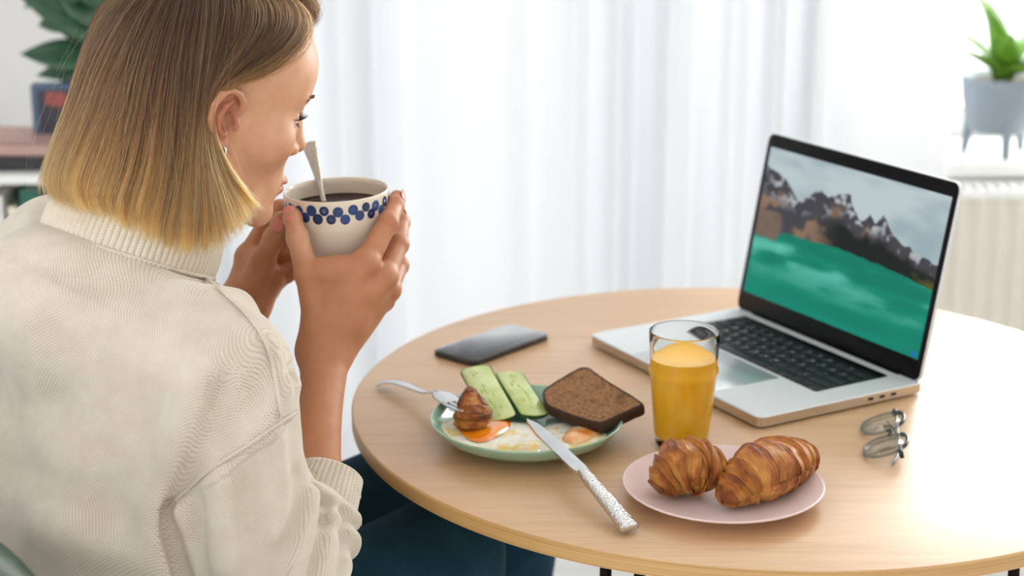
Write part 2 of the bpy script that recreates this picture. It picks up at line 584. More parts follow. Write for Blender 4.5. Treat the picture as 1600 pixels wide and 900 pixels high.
def leafy_plant():
    PX_, PY_ = -.715, 3.26
    root = empty('plant_pot', (PX_, PY_, 0))
    tag(root, 'white floor plant pot behind the woman between bookshelf and curtain', 'plant pot')
    MB().lathe([(0, 0), (.075, 0), (.092, .26), (.086, .26), (.080, .235), (0, .235)], 36, False, False).build('pot_body', M_white, root)
    MB().lathe([(0, .2362), (.081, .236)], 30, False, False).build('soil', simple('soil_dark', rgb(60, 45, 36), 0.95, var=.4, scale=200), root)
    pl = empty('leafy_houseplant', (PX_, PY_, .2362))
    tag(pl, 'dark green broad leaved houseplant rising behind the hair by the wall', 'plant')
    Ml = leaf_mat('dark_leaf', rgb(22, 58, 36), rgb(70, 112, 84), .3)
    # base px -> leaf tip px, approximate depth
    org = np.array([PX_, PY_, .2362])
    MB().tube(spline([(0, 0, 0), (0, -.02, .35), (.01, -.07, .56), (.02, -.20, .74), (.02, -.26, .95), (.01, -.27, 1.3)], 24), np.linspace(.011, .004, 24), 8).build('stem', simple('green_stem', rgb(90, 96, 60), .6), pl)
    def leaf(p0, p1, W, roll=0.0, curl=0.5):
        p0 = np.array(p0); p1 = np.array(p1)
        L = np.linalg.norm(p1 - p0)
        v, f = leaf_mesh(L * 1.04, W, curl, .18, 12, base=.12)
        x = Vector(p1 - p0).normalized(); z = Vector((0, -1, .45)); 
        y = z.cross(x).normalized(); z = x.cross(y)
        R = Matrix((x, y, z)).transposed().to_4x4()
        R = R @ Matrix.Rotation(roll, 4, 'X') @ Matrix.Rotation(-curl * .5, 4, 'Y')
        o = meshobj('leaf', [Vector(p0 - org) + R @ Vector(q) for q in v], f, Ml, pl)
        solidify(o, .0012)
    d0 = 3.0
    for (bx, by, tx, ty, W, dd, roll) in ((150, 95, 35, 85, .038, 0, .5), (140, 20, 62, 40, .036, .04, .1), (150, 70, 80, 20, .034, .06, .6), (160, 105, 60, 118, .026, .02, .1), (165, -20, 40, 12, .04, .05, .8), (165, 120, 95, 130, .032, .03, -.5), (150, 60, 25, -12, .045, -.03, .9), (150, 40, 88, -50, .045, .02, .7),
                                    (165, 20, 110, 62, .040, .05, -.3), (165, 10, 130, -70, .045, -.02, .2), (160, 85, 118, 148, .030, -.04, .2), (175, 150, 150, 50, .03, .06, .9),
                                    (165, 60, 150, 165, .03, .05, .2), (160, -30, 60, -90, .045, 0, .6)):
        leaf(at(bx, by, d0), at(tx, ty, d0 + dd), W * .82, roll * .6)
leafy_plant()
# ================================================================== TABLE
TCX, TCY, TR = 0.2773, 1.8802, 0.4609
def wood_mat():
    n = NT('light_oak_veneer')
    v = n.coords('Object', (2.2, 26, 26), (0, 0, math.radians(12)))
    a = n.noise(v, 2.0, 6, 0.62, 0.4)
    b = n.noise(n.coords('Object', (5, 160, 5), (0, 0, math.radians(12))), 3.0, 3, 0.6)
    c1 = n.ramp(a, [(0.25, rgb(190, 146, 104)), (0.5, rgb(208, 166, 124)), (0.75, rgb(217, 178, 137))])
    c2 = n.ramp(b, [(0.30, rgb(184, 141, 98)), (0.62, rgb(217, 180, 139))])
    n.base(n.mix(0.35, c1, c2))
    r = n.math('MULTIPLY_ADD', b, 0.10, 0.31)
    n.link(r, n.b.inputs['Roughness'])
    n.set(Specular_IOR_Level=0.5, IOR=1.85)
    n.bump(b, 0.05, 0.0006)
    return n.m
def edge_mat():
    n = NT('oak_edge_band')
    b = n.noise(n.coords('Object', (1.5, 1.5, 260)), 2.0, 3, 0.6)
    n.base(n.ramp(b, [(0.3, rgb(176, 132, 78)), (0.7, rgb(212, 170, 112))]))
    n.set(Roughness=0.4)
    return n.m
def table():
    root = empty('round_table', (TCX, TCY, 0))
    tag(root, 'round light oak table on black hairpin legs set for breakfast', 'table')
    th = 0.0165
    m = MB().lathe([(0, TZ - th + .001), (TR - .004, TZ - th + .001), (TR - .0015, TZ - .0006), (TR - .003, TZ), (0, TZ)], 160, False, False)
    top = m.build('tabletop', wood_mat(), root); autosmooth(top, 30)
    e = MB().lathe([(TR - .006, TZ - th), (TR - .0008, TZ - th), (TR, TZ - th + .0012), (TR, TZ - .0016), (TR - .0016, TZ - .0004), (TR - .006, TZ - .002)], 160, False, False)
    autosmooth(e.build('edge_band', edge_mat(), root), 50)
    Mk = simple('black_steel', rgb(22, 22, 24), 0.4, .6, var=.1)
    zt = TZ - th
    # hairpin legs: pixel x of the visible pair just under the table edge
    P = on(952, 905, -.02); a0 = math.atan2(P[1] - TCY, P[0] - TCX)
    for a in (math.radians(244.5), math.radians(131), math.radians(305), math.radians(66)):
        R = Matrix.Rotation(a, 4, 'Z')
        leg = MB()
        r0 = 0.395
        leg.tube([R @ Vector((r0 - .06, 0, zt - .002)), R @ Vector((r0 + .01, .02, zt - .002))], .001, 6)
        leg.box((0, 0, 0), (0, 0, 0)) if False else None
        s = .018
        top1, top2 = Vector((r0, -s - .028, zt)), Vector((r0, s + .028, zt))
        t1 = Vector((r0, -s, zt)); t2 = Vector((r0, s, zt)); b = Vector((r0 + .03, 0, .006))
        b1 = Vector((r0 + .03, -.012, .012)); b2 = Vector((r0 + .03, .012, .012))
        leg = MB()
        leg.tube([R @ q for q in (t1, t1.lerp(b1, .5), b1, Vector((r0 + .03, -.006, .006)), Vector((r0 + .03, .006, .006)), b2, t2.lerp(b2, .5), t2)], .0058, 10)
        q = MB(); q.box((r0 - .05, -.045, zt - .004), (r0 + .015, .045, zt), .001)
        leg.add([R @ Vector(p) for p in q.v], q.f)
        leg.build('leg', Mk, root)
table()

# ================================================================== LAPTOP
def laptop():
    LA = -1.0509
    root = empty('laptop', (0.0967, 2.0774, TZ), LA)
    tag(root, 'open silver laptop showing a turquoise mountain lake on its screen', 'laptop')
    W, D, H = .3493, .2407, .0125
    alu = NT('brushed_aluminium'); v = alu.noise(alu.coords('Object', (40, 400, 40)), 4, 2)
    alu.base(alu.ramp(v, [(0.3, rgb(216, 221, 223)), (0.7, rgb(224, 228, 230))])); alu.set(Roughness=.5, Metallic=.22)
    M_alu = alu.m
    alu2 = NT('warm_aluminium_edge'); alu2.set(Base_Color=rgb(200, 188, 170), Roughness=.3, Metallic=.9); M_edge = alu2.m
    M_blk = simple('black_glass', rgb(12, 10, 13), .3, var=.03, Specular_IOR_Level=.12)
    M_key = simple('black_key', rgb(24, 27, 32), .5, var=.05)
    out = [(x + W / 2, y + D / 2) for x, y in rounded_rect(W, D, .011, 6)]
    m = MB(); z0 = .0022
    slab(m, out, z0, z0 + H, .0012)
    b = m.build('base', M_alu, root); autosmooth(b, 30)
    b.data.materials.append(M_edge)
    for p in b.data.polygons:
        if abs(p.normal.z) < .3: p.material_index = 1
    zt = z0 + H
    for u, w in ((.02, .02), (W - .02, .02), (.02, D - .02), (W - .02, D - .02)):
        MB().lathe([(0, 0), (.008, 0), (.008, .0024), (0, .0024)], 16, False, False).build('rubber_foot', M_blk, root, loc=(u, w, 0))
    # keyboard
    kx0, kx1, ky0, ky1 = .036, .313, .108, .217
    kb = MB(); slab(kb, [(x + (kx0 + kx1) / 2, y + (ky0 + ky1) / 2) for x, y in rounded_rect(kx1 - kx0, ky1 - ky0, .003, 3)], zt - .001, zt + .0002)
    kb.build('keyboard_bed', M_key, root)
    sm = {}
    def key(cx, cy, w, h, letter=None):
        kk = (round(w, 5), round(h, 5))
        if kk not in sm:
            q = MB(); slab(q, rounded_rect(w, h, .0015, 2), 0, .0013, .0003)
            o = q.build('key', M_key, root); sm[kk] = o.data
        else:
            o = bpy.data.objects.new('key', sm[kk]); COL.objects.link(o); o.parent = root
        o.location = (cx, cy, zt + .0002)
        if letter:
            tx = bpy.data.curves.new('key_letter', 'FONT'); tx.body = letter; tx.size = .0062; tx.align_x = 'CENTER'; tx.align_y = 'CENTER'; tx.extrude = .00004
            tx.materials.append(M_leg)
            tmp = bpy.data.objects.new('key_letter', tx)
            t = bpy.data.objects.new('key_letter', bpy.data.meshes.new_from_object(tmp)); COL.objects.link(t); t.parent = o; t.location = (0, 0, .00136)
            bpy.data.objects.remove(tmp)
    M_leg = simple('key_print', rgb(215, 218, 222), .5)
    pitch = (kx1 - kx0) / 14.55; kh = .0158; rp = (ky1 - ky0) / 5.75
    rows = ['ZXCVBNM,./', 'ASDFGHJKL;\'', 'QWERTYUIOP[]', '`1234567890-=']
    y = ky0 + rp * .5
    x = kx0 + .001                                    # bottom row
    for w, l in ((1, ''), (1, ''), (1, ''), (1.25, ''), (5.2, ''), (1.25, ''), (1, '')):
        key(x + w * pitch / 2, y, w * pitch - .003, kh, None); x += w * pitch
    for k in range(3):
        key(x + pitch / 2, y - (0 if k == 1 else 0), pitch - .003, kh if k != 1 else kh * .48); x += pitch * .95
    leads = [(2.3, 2.25), (1.8, 1.75), (1.5, 1.05), (0, 1.5)]
    for r, s in enumerate(rows):
        y += rp; x = kx0 + .001
        lead, tail = leads[r]
        if lead:
            key(x + lead * pitch / 2, y, lead * pitch - .003, kh); x += lead * pitch
        for ch in s:
            key(x + pitch / 2, y, pitch - .003, kh, ch); x += pitch
        rest = kx1 - .001 - x
        if rest > .006: key(x + rest / 2, y, rest - .002, kh)
    y += rp * .92
    q = MB(); slab(q, rounded_rect(kx1 - kx0 - .006, .0115, .001, 2), 0, .0008)
    q.build('touch_bar', M_blk, root, loc=((kx0 + kx1) / 2, y, zt + .0002))
    tp = MB(); slab(tp, rounded_rect(.160, .098, .003, 3), 0, .0003, .0001)
    alu3 = NT('trackpad_glass'); alu3.set(Base_Color=rgb(206, 212, 214), Roughness=.3, Metallic=.6)
    tp.build('trackpad', alu3.m, root, loc=(W / 2, .054, zt))
    for k in range(3):
        MB().box((W - .001, .155 + k * .017, z0 + .0045), (W + .0002, .163 + k * .017, z0 + .0078), .0001).build('port', M_blk, root, smooth=False)
    # lid
    tilt = .1866; Lh = .236; lt = .0055
    lid = empty('lid', (0, D - .010, zt - .002)); lid.parent = root
    lid.rotation_euler = (PI / 2 - tilt, 0, 0)        # local y = up the lid, local -z... = towards the keyboard is +z
    o2 = [(x + W / 2, y + Lh / 2 + .002) for x, y in rounded_rect(W, Lh, .011, 6)]
    q = MB(); slab(q, o2, -lt, 0, .0012); autosmooth(q.build('lid_shell', M_alu, lid), 30)
    o3 = [(x + W / 2, y + Lh / 2 + .002) for x, y in rounded_rect(W - .0022, Lh - .0022, .010, 6)]
    q = MB(); slab(q, o3, -.0004, .0004); q.build('screen_bezel', M_blk, lid)
    q = MB().tube([(.035, 0, -.003), (W - .035, 0, -.003)], .0048, 12); q.build('hinge', M_blk, lid)
    # screen picture: a flat print of vertex colours
    sw, sh = .3315, .1925; sx0 = (W - sw) / 2; sy0 = .0275
    nx, ny = 360, 224
    U, V = np.meshgrid(np.linspace(0, 1, nx), np.linspace(0, 1, ny), indexing='ij')   # V=0 top
    ridge = np.interp(U, [0, .1, .22, .27, .33, .38, .45, .5, .52, .58, .62, .66, .69, .74, .8, .9, 1], [.12, .17, .29, .25, .19, .22, .17, .16, .23, .30, .25, .28, .22, .30, .35, .39, .42])
    ridge = ridge + .018 * fbm(U * 40, 0 * U + 3, 0 * U, 3)
    shore = np.interp(U, [0, .12, .16, .3, .5, .75, 1], [.60, .605, .53, .525, .51, .53, .57]) + .006 * fbm(U * 25, 0 * U, 0 * U + 5, 3)
    c = lambda *a: nlin(a)
    cl = fbm(U * 3.2, V * 7, 0 * U + 1, 4)
    sky = c(202, 217, 220) + (c(168, 188, 196) - c(202, 217, 220)) * sstep(-.25, .45, cl)[..., None]
    n1 = fbm(U * 16, V * 14, 0 * U + 9, 5); n2 = fbm(U * 30 + 5, V * 22, 0 * U + 2, 4)
    dep = np.clip((V - ridge) / np.maximum(shore - ridge, .02), 0, 1)
    rock = c(74, 74, 80) + (c(150, 120, 98) - c(74, 74, 80)) * (sstep(-.05, .3, n1) * sstep(.12, .4, dep) * sstep(.72, .55, U))[..., None]
    snow = sstep(.10, .34, n2) * sstep(.55, .1, dep) * (.35 + .65 * sstep(.0, .1, U))
    rock = rock + (c(205, 210, 214) - rock) * (snow * .8)[..., None]
    forest = sstep(.35, .62, dep + .18 * n1) * sstep(.3, .5, U)
    rock = rock + (c(28, 34, 32) - rock) * forest[..., None]
    rock = rock + (c(92, 92, 44) - rock) * (sstep(.82, .98, U) * sstep(.55, .9, dep) * sstep(-.2, .3, n2))[..., None]
    lb = sstep(.17, .13, U + .10 * (.62 - V) * 0 + .35 * np.clip(.47 - V, 0, 1)) * sstep(.40, .43, V)
    rock = rock + (c(128, 108, 96) + .12 * n2[..., None] * .3 - rock) * lb[..., None]
    wv = fbm(U * 4 + V * 2, V * 11, 0 * U + 4, 4)
    wat = c(14, 150, 126) + (c(112, 214, 196) - c(14, 150, 126)) * (sstep(-.12, .38, wv) * sstep(1.0, .55, V))[..., None]
    wat = wat + (c(4, 122, 100) - wat) * sstep(.1, -.4, wv)[..., None] * .7
    wat = wat + (c(10, 140, 118) - wat) * (.5 * sstep(.62, 1.0, V))[..., None]
    img = np.where((V < ridge)[..., None], sky, rock)
    img = np.where((V > shore)[..., None], wat, img)
    blue = np.exp(-(((U - .975) / .010) ** 2 + ((V - .975) / .012) ** 2))
    img = img + (c(30, 120, 220) - img) * np.clip(blue * 1.5, 0, 1)[..., None]
    img = np.clip(img, 0.001, 1)
    rgba = np.concatenate([img, np.ones((nx, ny, 1))], -1).reshape(-1, 4)
    X = sx0 + U * sw; Y = sy0 + (1 - V) * sh
    vv = np.stack([X, Y, 0 * X + .00065], -1).reshape(-1, 3)
    i, j = np.meshgrid(np.arange(nx - 1), np.arange(ny - 1), indexing='ij'); a = (i * ny + j).ravel()
    ff = np.stack([a, a + 1, a + ny + 1, a + ny], 1)
    ms = NT('lit_screen'); at_ = ms.new('ShaderNodeAttribute', attribute_name='picture')
    ms.link(at_.outputs['Color'], ms.b.inputs['Emission Color']); ms.set(Base_Color=(.01, .01, .01, 1), Roughness=.25, Emission_Strength=.60)
    ms.set(Specular_IOR_Level=.06)
    meshobj('screen', vv, ff, ms.m, lid, attrs={'picture': ('FLOAT_COLOR', rgba)})
laptop()

# ================================================================== PHONE
def phone():
    L, B, R, T = (on(674, 549, .008), on(737, 563, .008), on(859, 520, .008), on(800, 504, .008))
    c = (L + B + R + T) / 4; ax = ((R - B) + (T - L)) / 2; ay = ((T - R) + (L - B)) / 2
    an = math.atan2(ax[1], ax[0])
    w = .148; h = .071
    root = empty('smartphone', (c[0], c[1], TZ), an)
    tag(root, 'black smartphone lying face up on the table by the laptop', 'phone')
    Mb = simple('dark_phone_frame', rgb(70, 62, 60), .3, .7, var=.04)
    m = MB(); slab(m, rounded_rect(w, h, .010, 8), 0, .0076, .0015); autosmooth(m.build('phone_body', Mb, root), 50)
    g = NT('phone_glass'); g.set(Base_Color=rgb(34, 36, 42), Roughness=.06, Coat_Weight=1.0, Coat_Roughness=.03)
    m = MB(); slab(m, rounded_rect(w - .003, h - .003, .009, 8), .0074, .0079, .0002); m.build('phone_screen', g.m, root)
    MB().box((.02, -h / 2 - .0005, .003), (.045, -h / 2 + .001, .0048)).build('side_button', Mb, root, smooth=False)
phone()

# ================================================================== GLASS OF JUICE
def juice_glass():
    c = on(1060, 676, 0.0)
    GX, GY = c[0], 1.734
    root = empty('juice_glass', (GX, GY, TZ))
    tag(root, 'clear tumbler filled with orange juice behind the croissants', 'glass')
    gm = NT('clear_glass'); gm.set(Base_Color=(1, 1, 1, 1), Roughness=0.0, Transmission_Weight=1.0, IOR=1.2)
    def rad(z): return np.interp(z, [0, .004, .08, .083, .0865, .09, .128], [.0262, .0285, .0350, .0374, .0374, .0356, .0374])
    n = 72
    zo = [0, .0015, .004, .02, .04, .06, .076, .080, .0825, .085, .0875, .090, .10, .115, .1265]
    v = []; f = []
    rings = []
    for z in zo: rings.append([(float(rad(z)) * (1 + (.012 * math.cos(12 * 2 * PI * k / n) if .006 < z < .078 else 0)) - (.002 if z == 0 else 0), z) for k in range(n)])
    rings.append([(.0374 - .0006, .1279) for k in range(n)]); rings.append([(.0374 - .0016, .1279) for k in range(n)])
    ti = .0019
    for z in (.1262, .11, .095, .08, .06, .04, .02, .011): rings.append([(float(np.interp(z, [0, .0865, .128], [.0275, .0350, .0374])) - ti, z) for k in range(n)])
    rings.append([(.020, .0088) for k in range(n)])
    for R in rings:
        for k, (r, z) in enumerate(R):
            a = 2 * PI * k / n; v.append((r * math.cos(a), r * math.sin(a), z))
    for i in range(len(rings) - 1):
        for k in range(n):
            k2 = (k + 1) % n; f.append((i * n + k, i * n + k2, (i + 1) * n + k2, (i + 1) * n + k))
    f.append(tuple(range(n - 1, -1, -1))); f.append(tuple((len(rings) - 1) * n + k for k in range(n)))
    meshobj('glass_body', v, f, gm.m, root)
    jm = NT('orange_juice'); jv = jm.noise(jm.coords('Object', (1, 1, .6)), 60, 3)
    jm.base(jm.ramp(jv, [(0.3, rgb(255, 182, 24)), (0.7, rgb(255, 198, 52))])); jm.set(Roughness=.25, Subsurface_Weight=.15, Subsurface_Scale=.02)
    jm.b.inputs['Subsurface Radius'].default_value = (1.0, .45, .05)
    lv = .0985
    prof = [(0, .0092), (.0195, .0092)]
    for z in (.0115, .02, .04, .06, .08, .095, lv): prof.append((float(np.interp(z, [0, .0865, .128], [.0275, .0350, .0374])) - ti + .0004, z))
    prof += [(prof[-1][0] - .0015, lv - .0004), (0, lv - .0004)]
    autosmooth(MB().lathe(prof, 64, False, False).build('orange_juice', jm.m, root), 50)
juice_glass()

# ================================================================== PLATES
def plate(name, c, R, prof, mat, label, cat='plate', base=.0):
    root_v = MB().lathe(prof, 96, False, False)
    o = root_v.build(name, mat, loc=(c[0], c[1], TZ))
    tag(o, label, cat)
    return o
PKX, PKY, PKR = .2085, 1.586, .0995
Mpk = NT('pink_glaze'); _v = Mpk.noise(Mpk.coords(), 30, 3)
Mpk.base(Mpk.ramp(_v, [(0.3, rgb(222, 196, 192)), (0.7, rgb(228, 203, 199))])); Mpk.set(Roughness=.33)
plate('pink_plate', (PKX, PKY), PKR, [(0, .004), (.055, .004), (.056, 0), (.060, 0), (.062, .004), (.082, .009), (.0985, .0165), (.0995, .0178), (.0988, .0188), (.0970, .0185), (.085, .0125), (.066, .0078), (.060, .0072), (0, .0072)], Mpk.m,
      'pale pink dinner plate holding two croissants')
GPX, GPY, GPR = .0155, 1.741, .1035
Mgp = NT('green_glaze'); _v = Mgp.noise(Mgp.coords(), 25, 3)
Mgp.base(Mgp.ramp(_v, [(0.3, rgb(150, 186, 160)), (0.7, rgb(163, 197, 170))])); Mgp.set(Roughness=.12, Coat_Weight=.3)
plate('green_plate', (GPX, GPY), GPR, [(0, .004), (.055, .004), (.056, 0), (.060, 0), (.063, .004), (.080, .008), (.096, .017), (.1025, .0262), (.1035, .0282), (.1025, .0290), (.1008, .0280), (.094, .0195), (.080, .0115), (.066, .0080), (0, .0072)], Mgp.m,
      'mint green plate of fried eggs, cucumber and dark bread')

# ================================================================== CROISSANTS
def croissant_mat():
    n = NT('baked_crust')
    a = n.new('ShaderNodeAttribute', attribute_name='bake')
    st = n.new('ShaderNodeAttribute', attribute_name='strand')
    sp = n.new('ShaderNodeSeparateXYZ'); n.link(st.outputs['Vector'], sp.inputs[0])
    cb = n.new('ShaderNodeCombineXYZ'); n.link(n.math('MULTIPLY', sp.outputs[0], 22.0), cb.inputs[0]); n.link(n.math('MULTIPLY', sp.outputs[1], 1.6), cb.inputs[1])
    lines = n.noise(cb.outputs[0], 1.0, 4, .6, .3)
    spot = n.noise(n.coords(), 70, 4, .6)
    patch = n.noise(n.coords(), 34, 4, .6)
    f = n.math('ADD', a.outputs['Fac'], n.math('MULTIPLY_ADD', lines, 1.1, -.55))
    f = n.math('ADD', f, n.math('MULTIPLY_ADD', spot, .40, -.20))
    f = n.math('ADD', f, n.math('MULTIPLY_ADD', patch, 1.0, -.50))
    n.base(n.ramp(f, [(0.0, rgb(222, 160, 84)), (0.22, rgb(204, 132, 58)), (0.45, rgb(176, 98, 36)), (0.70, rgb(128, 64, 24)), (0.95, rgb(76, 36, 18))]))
    n.set(Roughness=.34, Specular_IOR_Level=.5)
    n.bump(n.math('ADD', n.math('MULTIPLY', lines, 1.3), n.math('MULTIPLY', spot, .6)), .9, .0026)
    return n.m
M_cro = croissant_mat()
def croissant(name, axis, radii, label, bands, seed, skew=.35, group=None, flat=.86, zrest=None, parent=None, dark=0.0):
    """axis: world control points of the core, radii at the same points"""
    nu, nv = 260, 128
    A = spline(axis, nu); R = np.interp(np.linspace(0, 1, nu), np.linspace(0, 1, len(radii)), radii)
    R = np.convolve(np.pad(R, 12, mode='edge'), np.ones(25) / 25, 'valid')
    t = np.gradient(A, axis=0); t /= np.linalg.norm(t, axis=1)[:, None]
    up = np.array([0, 0, 1.0]); s = np.cross(t, up); s /= np.linalg.norm(s, axis=1)[:, None]; w = np.cross(s, t)
    u = np.linspace(0, 1, nu)[:, None]; vv = np.linspace(0, 2 * PI, nv, endpoint=False)[None, :]
    # wraps: bands mirrored about the middle; each band is a step that swells then drops
    cu = np.abs(u - .5) * 2
    q = cu * bands + skew * np.sin(vv - .6) + .35 * np.sin(vv * 2 + seed) * .5 + .26 * vnoise(vv * 1.3 + seed * 7, u * 5, 0 * u) + .10 * vnoise(vv * 3.1 + seed * 3, u * 12, 0 * u + 4)
    q = q + np.where(u < .5, 0.0, .37)
    fr = q - np.floor(q); idx = np.floor(q)
    step = (1 - fr) ** .7 * sstep(0, .10, fr)           # high at the inner lip, falling outward
    lip = sstep(0, .07, fr) * sstep(.42, .12, fr)
    rn = hash3(idx + 31 * (u > .5), 0 * idx + int(seed * 13) % 97, 0 * idx)
    taper = np.clip(np.minimum(u, 1 - u) / .06, 0, 1) ** .5
    rr = R[:, None] * (0.87 + .23 * step * (.7 + .6 * rn) * taper)
    layer = fbm(q * 9.0 + seed, vv * 1.2, 0 * q + seed, 3)
    rr = rr + .0016 * layer + .0014 * fbm(np.cos(vv) * 3 + seed, np.sin(vv) * 3 + u * 9, u * 20, 3)
    endr = np.clip(np.minimum(u, 1 - u) / .035, 0, 1) ** .5
    rr = rr * (.12 + .88 * endr)
    P = A[:, None, :] + s[:, None, :] * (rr * np.cos(vv))[..., None] + w[:, None, :] * (rr * np.sin(vv) * flat)[..., None]
    if zrest is not None:
        P[..., 2] = np.where(P[..., 2] < zrest + .004, zrest + .004 * np.exp((P[..., 2] - zrest - .004) / .008), P[..., 2])
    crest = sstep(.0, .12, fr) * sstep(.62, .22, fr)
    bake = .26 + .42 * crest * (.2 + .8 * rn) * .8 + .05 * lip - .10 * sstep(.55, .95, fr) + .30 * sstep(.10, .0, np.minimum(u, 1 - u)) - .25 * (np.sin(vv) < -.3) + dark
    strand = np.stack([q + 0 * vv, 2 + np.cos(vv) + 0 * q, 0 * q + 0 * vv], -1)
    V = P.reshape(-1, 3)
    org = V.mean(0); org[2] = V[:, 2].min()
    i, j = np.meshgrid(np.arange(nu - 1), np.arange(nv), indexing='ij'); j2 = (j + 1) % nv
    F = np.stack([(i * nv + j).ravel(), ((i + 1) * nv + j).ravel(), ((i + 1) * nv + j2).ravel(), (i * nv + j2).ravel()], 1)
    F = F[:, ::-1]
    k = len(V)
    caps = [[k, jj, (jj + 1) % nv] for jj in range(nv)] + [[k + 1, (nu - 1) * nv + (jj + 1) % nv, (nu - 1) * nv + jj] for jj in range(nv)]
    V2 = np.vstack([V, A[0] - t[0] * .0008, A[-1] + t[-1] * .0008]) - org
    bk = np.concatenate([np.broadcast_to(bake, (nu, nv)).ravel(), [.7, .7]]); sd = np.vstack([strand.reshape(-1, 3), [[0, 0, 0], [0, 0, 0]]])
    faces = [tuple(q) for q in F.tolist()] + [tuple(c) for c in caps]
    o = meshobj(name, V2, faces, M_cro, parent, loc=org, attrs={'bake': ('FLOAT', bk), 'strand': ('FLOAT_VECTOR', sd)})
    return o
zp = TZ + .0074
def on3(px, py, h):
    return on(px, py, h)
c2 = [on3(1128, 785, .018), on3(1152, 762, .027), on3(1186, 738, .036), on3(1222, 722, .034), on3(1250, 716, .026), on3(1264, 716, .020)]
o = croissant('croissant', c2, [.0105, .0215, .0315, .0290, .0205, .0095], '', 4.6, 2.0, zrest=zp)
tag(o, 'larger golden croissant lying in front on the right of the pink plate', 'croissant', 'croissants on the pink plate')
c1 = [on3(1030, 770, .015), on3(1044, 750, .026), on3(1064, 732, .036), on3(1086, 728, .036), on3(1104, 734, .031), on3(1116, 744, .022)]
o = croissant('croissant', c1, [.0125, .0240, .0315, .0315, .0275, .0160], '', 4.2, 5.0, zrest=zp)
tag(o, 'smaller curved croissant on the left of the pink plate before the glass', 'croissant', 'croissants on the pink plate')

# ================================================================== BREAKFAST ON THE GREEN PLATE
gz = TZ + .0080
def gp(px, py, h): return on(px, py, h)
# fried eggs: white sheet + yolk
def egg_white(name, pts, z0, mat, parent, org, thick=.004, seed=1):
    p = spline(pts, 72, True)[:, :2]; c = p.mean(0)
    ks = np.linspace(0, 1, 18); v = []; 
    for k in ks:
        q = c + (p - c) * k
        z = z0 + thick * (1 - sstep(.72, 1.0, k)) + .0016 * fbm(q[:, 0] * 90, q[:, 1] * 90, 0 * q[:, 0] + seed, 3) * (1 - .6 * k)
        d = np.hypot(q[:, 0] - GPX, q[:, 1] - GPY)
        z = z + np.interp(d, [.066, .080, .094, .1008], [0, .0035, .0115, .020])
        v.append(np.column_stack([q, z]))
    V = np.vstack(v); n = 72; F = []
    for i in range(len(ks) - 1):
        for k in range(n):
            k2 = (k + 1) % n; F.append((i * n + k, (i + 1) * n + k, (i + 1) * n + k2, i * n + k2))
    o = meshobj(name, V - org, F, mat, parent)
    solidify(o, .0012)
    return o
ew = NT('egg_white'); _t = ew.noise(ew.coords(), 120, 5, .65); _t2 = ew.noise(ew.coords(), 36, 4, .6)
_cc = ew.ramp(_t2, [(0.36, rgb(250, 240, 214)), (0.52, rgb(251, 244, 228)), (0.62, rgb(246, 214, 130)), (0.72, rgb(240, 180, 70))])
ew.base(ew.mix(ew.math('MULTIPLY', ew.ramp(_t, [(0.62, (0, 0, 0, 1)), (0.70, (1, 1, 1, 1))]), .75), _cc, rgb(196, 118, 48)))
ew.set(Roughness=.20, Subsurface_Weight=.15, Subsurface_Scale=.004, Coat_Weight=.4); ew.bump(ew.math('ADD', _t, _t2), .6, .003)
yk = NT('egg_yolk'); _t = yk.noise(yk.coords(), 40, 3)
yk.base(yk.ramp(_t, [(0.3, rgb(238, 120, 4)), (0.7, rgb(248, 152, 16))])); yk.set(Roughness=.12, Coat_Weight=.6, Subsurface_Weight=.2, Subsurface_Scale=.006)
yk2 = NT('set_yolk'); _t = yk2.noise(yk2.coords(), 35, 3)
yk2.base(yk2.ramp(_t, [(0.35, rgb(236, 140, 50)), (0.6, rgb(246, 190, 130)), (0.75, rgb(250, 222, 190))])); yk2.set(Roughness=.14, Coat_Weight=.6)
def yolk_mesh(name, pts, z0, h, mat, parent, org):
    p = spline(pts, 48, True)[:, :2]; c = p.mean(0); v = []
    for k in np.linspace(0, 1, 12):
        q = c + (p - c) * k
        v.append(np.column_stack([q, np.full(48, z0 + h * math.sqrt(max(0, 1 - k ** 2.4))) ]))
    V = np.vstack(v); F = []
    for i in range(11):
        for k in range(48):
            k2 = (k + 1) % 48; F.append((i * 48 + k, (i + 1) * 48 + k, (i + 1) * 48 + k2, i * 48 + k2))
    return meshobj(name, V - org, F, mat, parent)
r = empty('fried_egg', (GPX - .03, GPY - .035, gz)); tag(r, 'fried egg with runny orange yolk under the croissant bite', 'fried egg', 'fried eggs on the green plate')
org = np.array(r.location)
egg_white('egg_white', [gp(692, 664, .016), gp(700, 682, .016), gp(722, 694, .013), gp(760, 703, .012), gp(800, 706, .011), gp(836, 705, .012), gp(850, 690, .011), (gp(835, 664, .01)), gp(790, 655, .01), gp(740, 652, .01)], gz + .0005, ew.m, r, org, .0042, 1)
yolk_mesh('yolk', [gp(706, 660, .016), gp(732, 684, .016), gp(754, 688, .016), gp(776, 680, .016), gp(796, 666, .015), gp(790, 655, .015), gp(740, 650, .015)], gz + .0062, .0040, yk.m, r, org)
r = empty('fried_egg', (GPX + .045, GPY - .03, gz)); tag(r, 'fried egg with set pale orange yolk in front of the bread', 'fried egg', 'fried eggs on the green plate')
org = np.array(r.location)
egg_white('egg_white', [gp(846, 702, .012), gp(880, 702, .013), gp(915, 694, .015), gp(940, 684, .018), gp(948, 674, .018), gp(930, 664, .014), gp(890, 658, .010), gp(855, 664, .010), gp(838, 684, .011)], gz + .0005, ew.m, r, org, .0040, 7)
yolk_mesh('yolk', [gp(879, 682, .017), gp(896, 690, .017), gp(925, 685, .017), gp(944, 674, .017), gp(930, 665, .016), gp(900, 664, .016), gp(884, 671, .017)], gz + .0045, .0075, yk2.m, r, org)

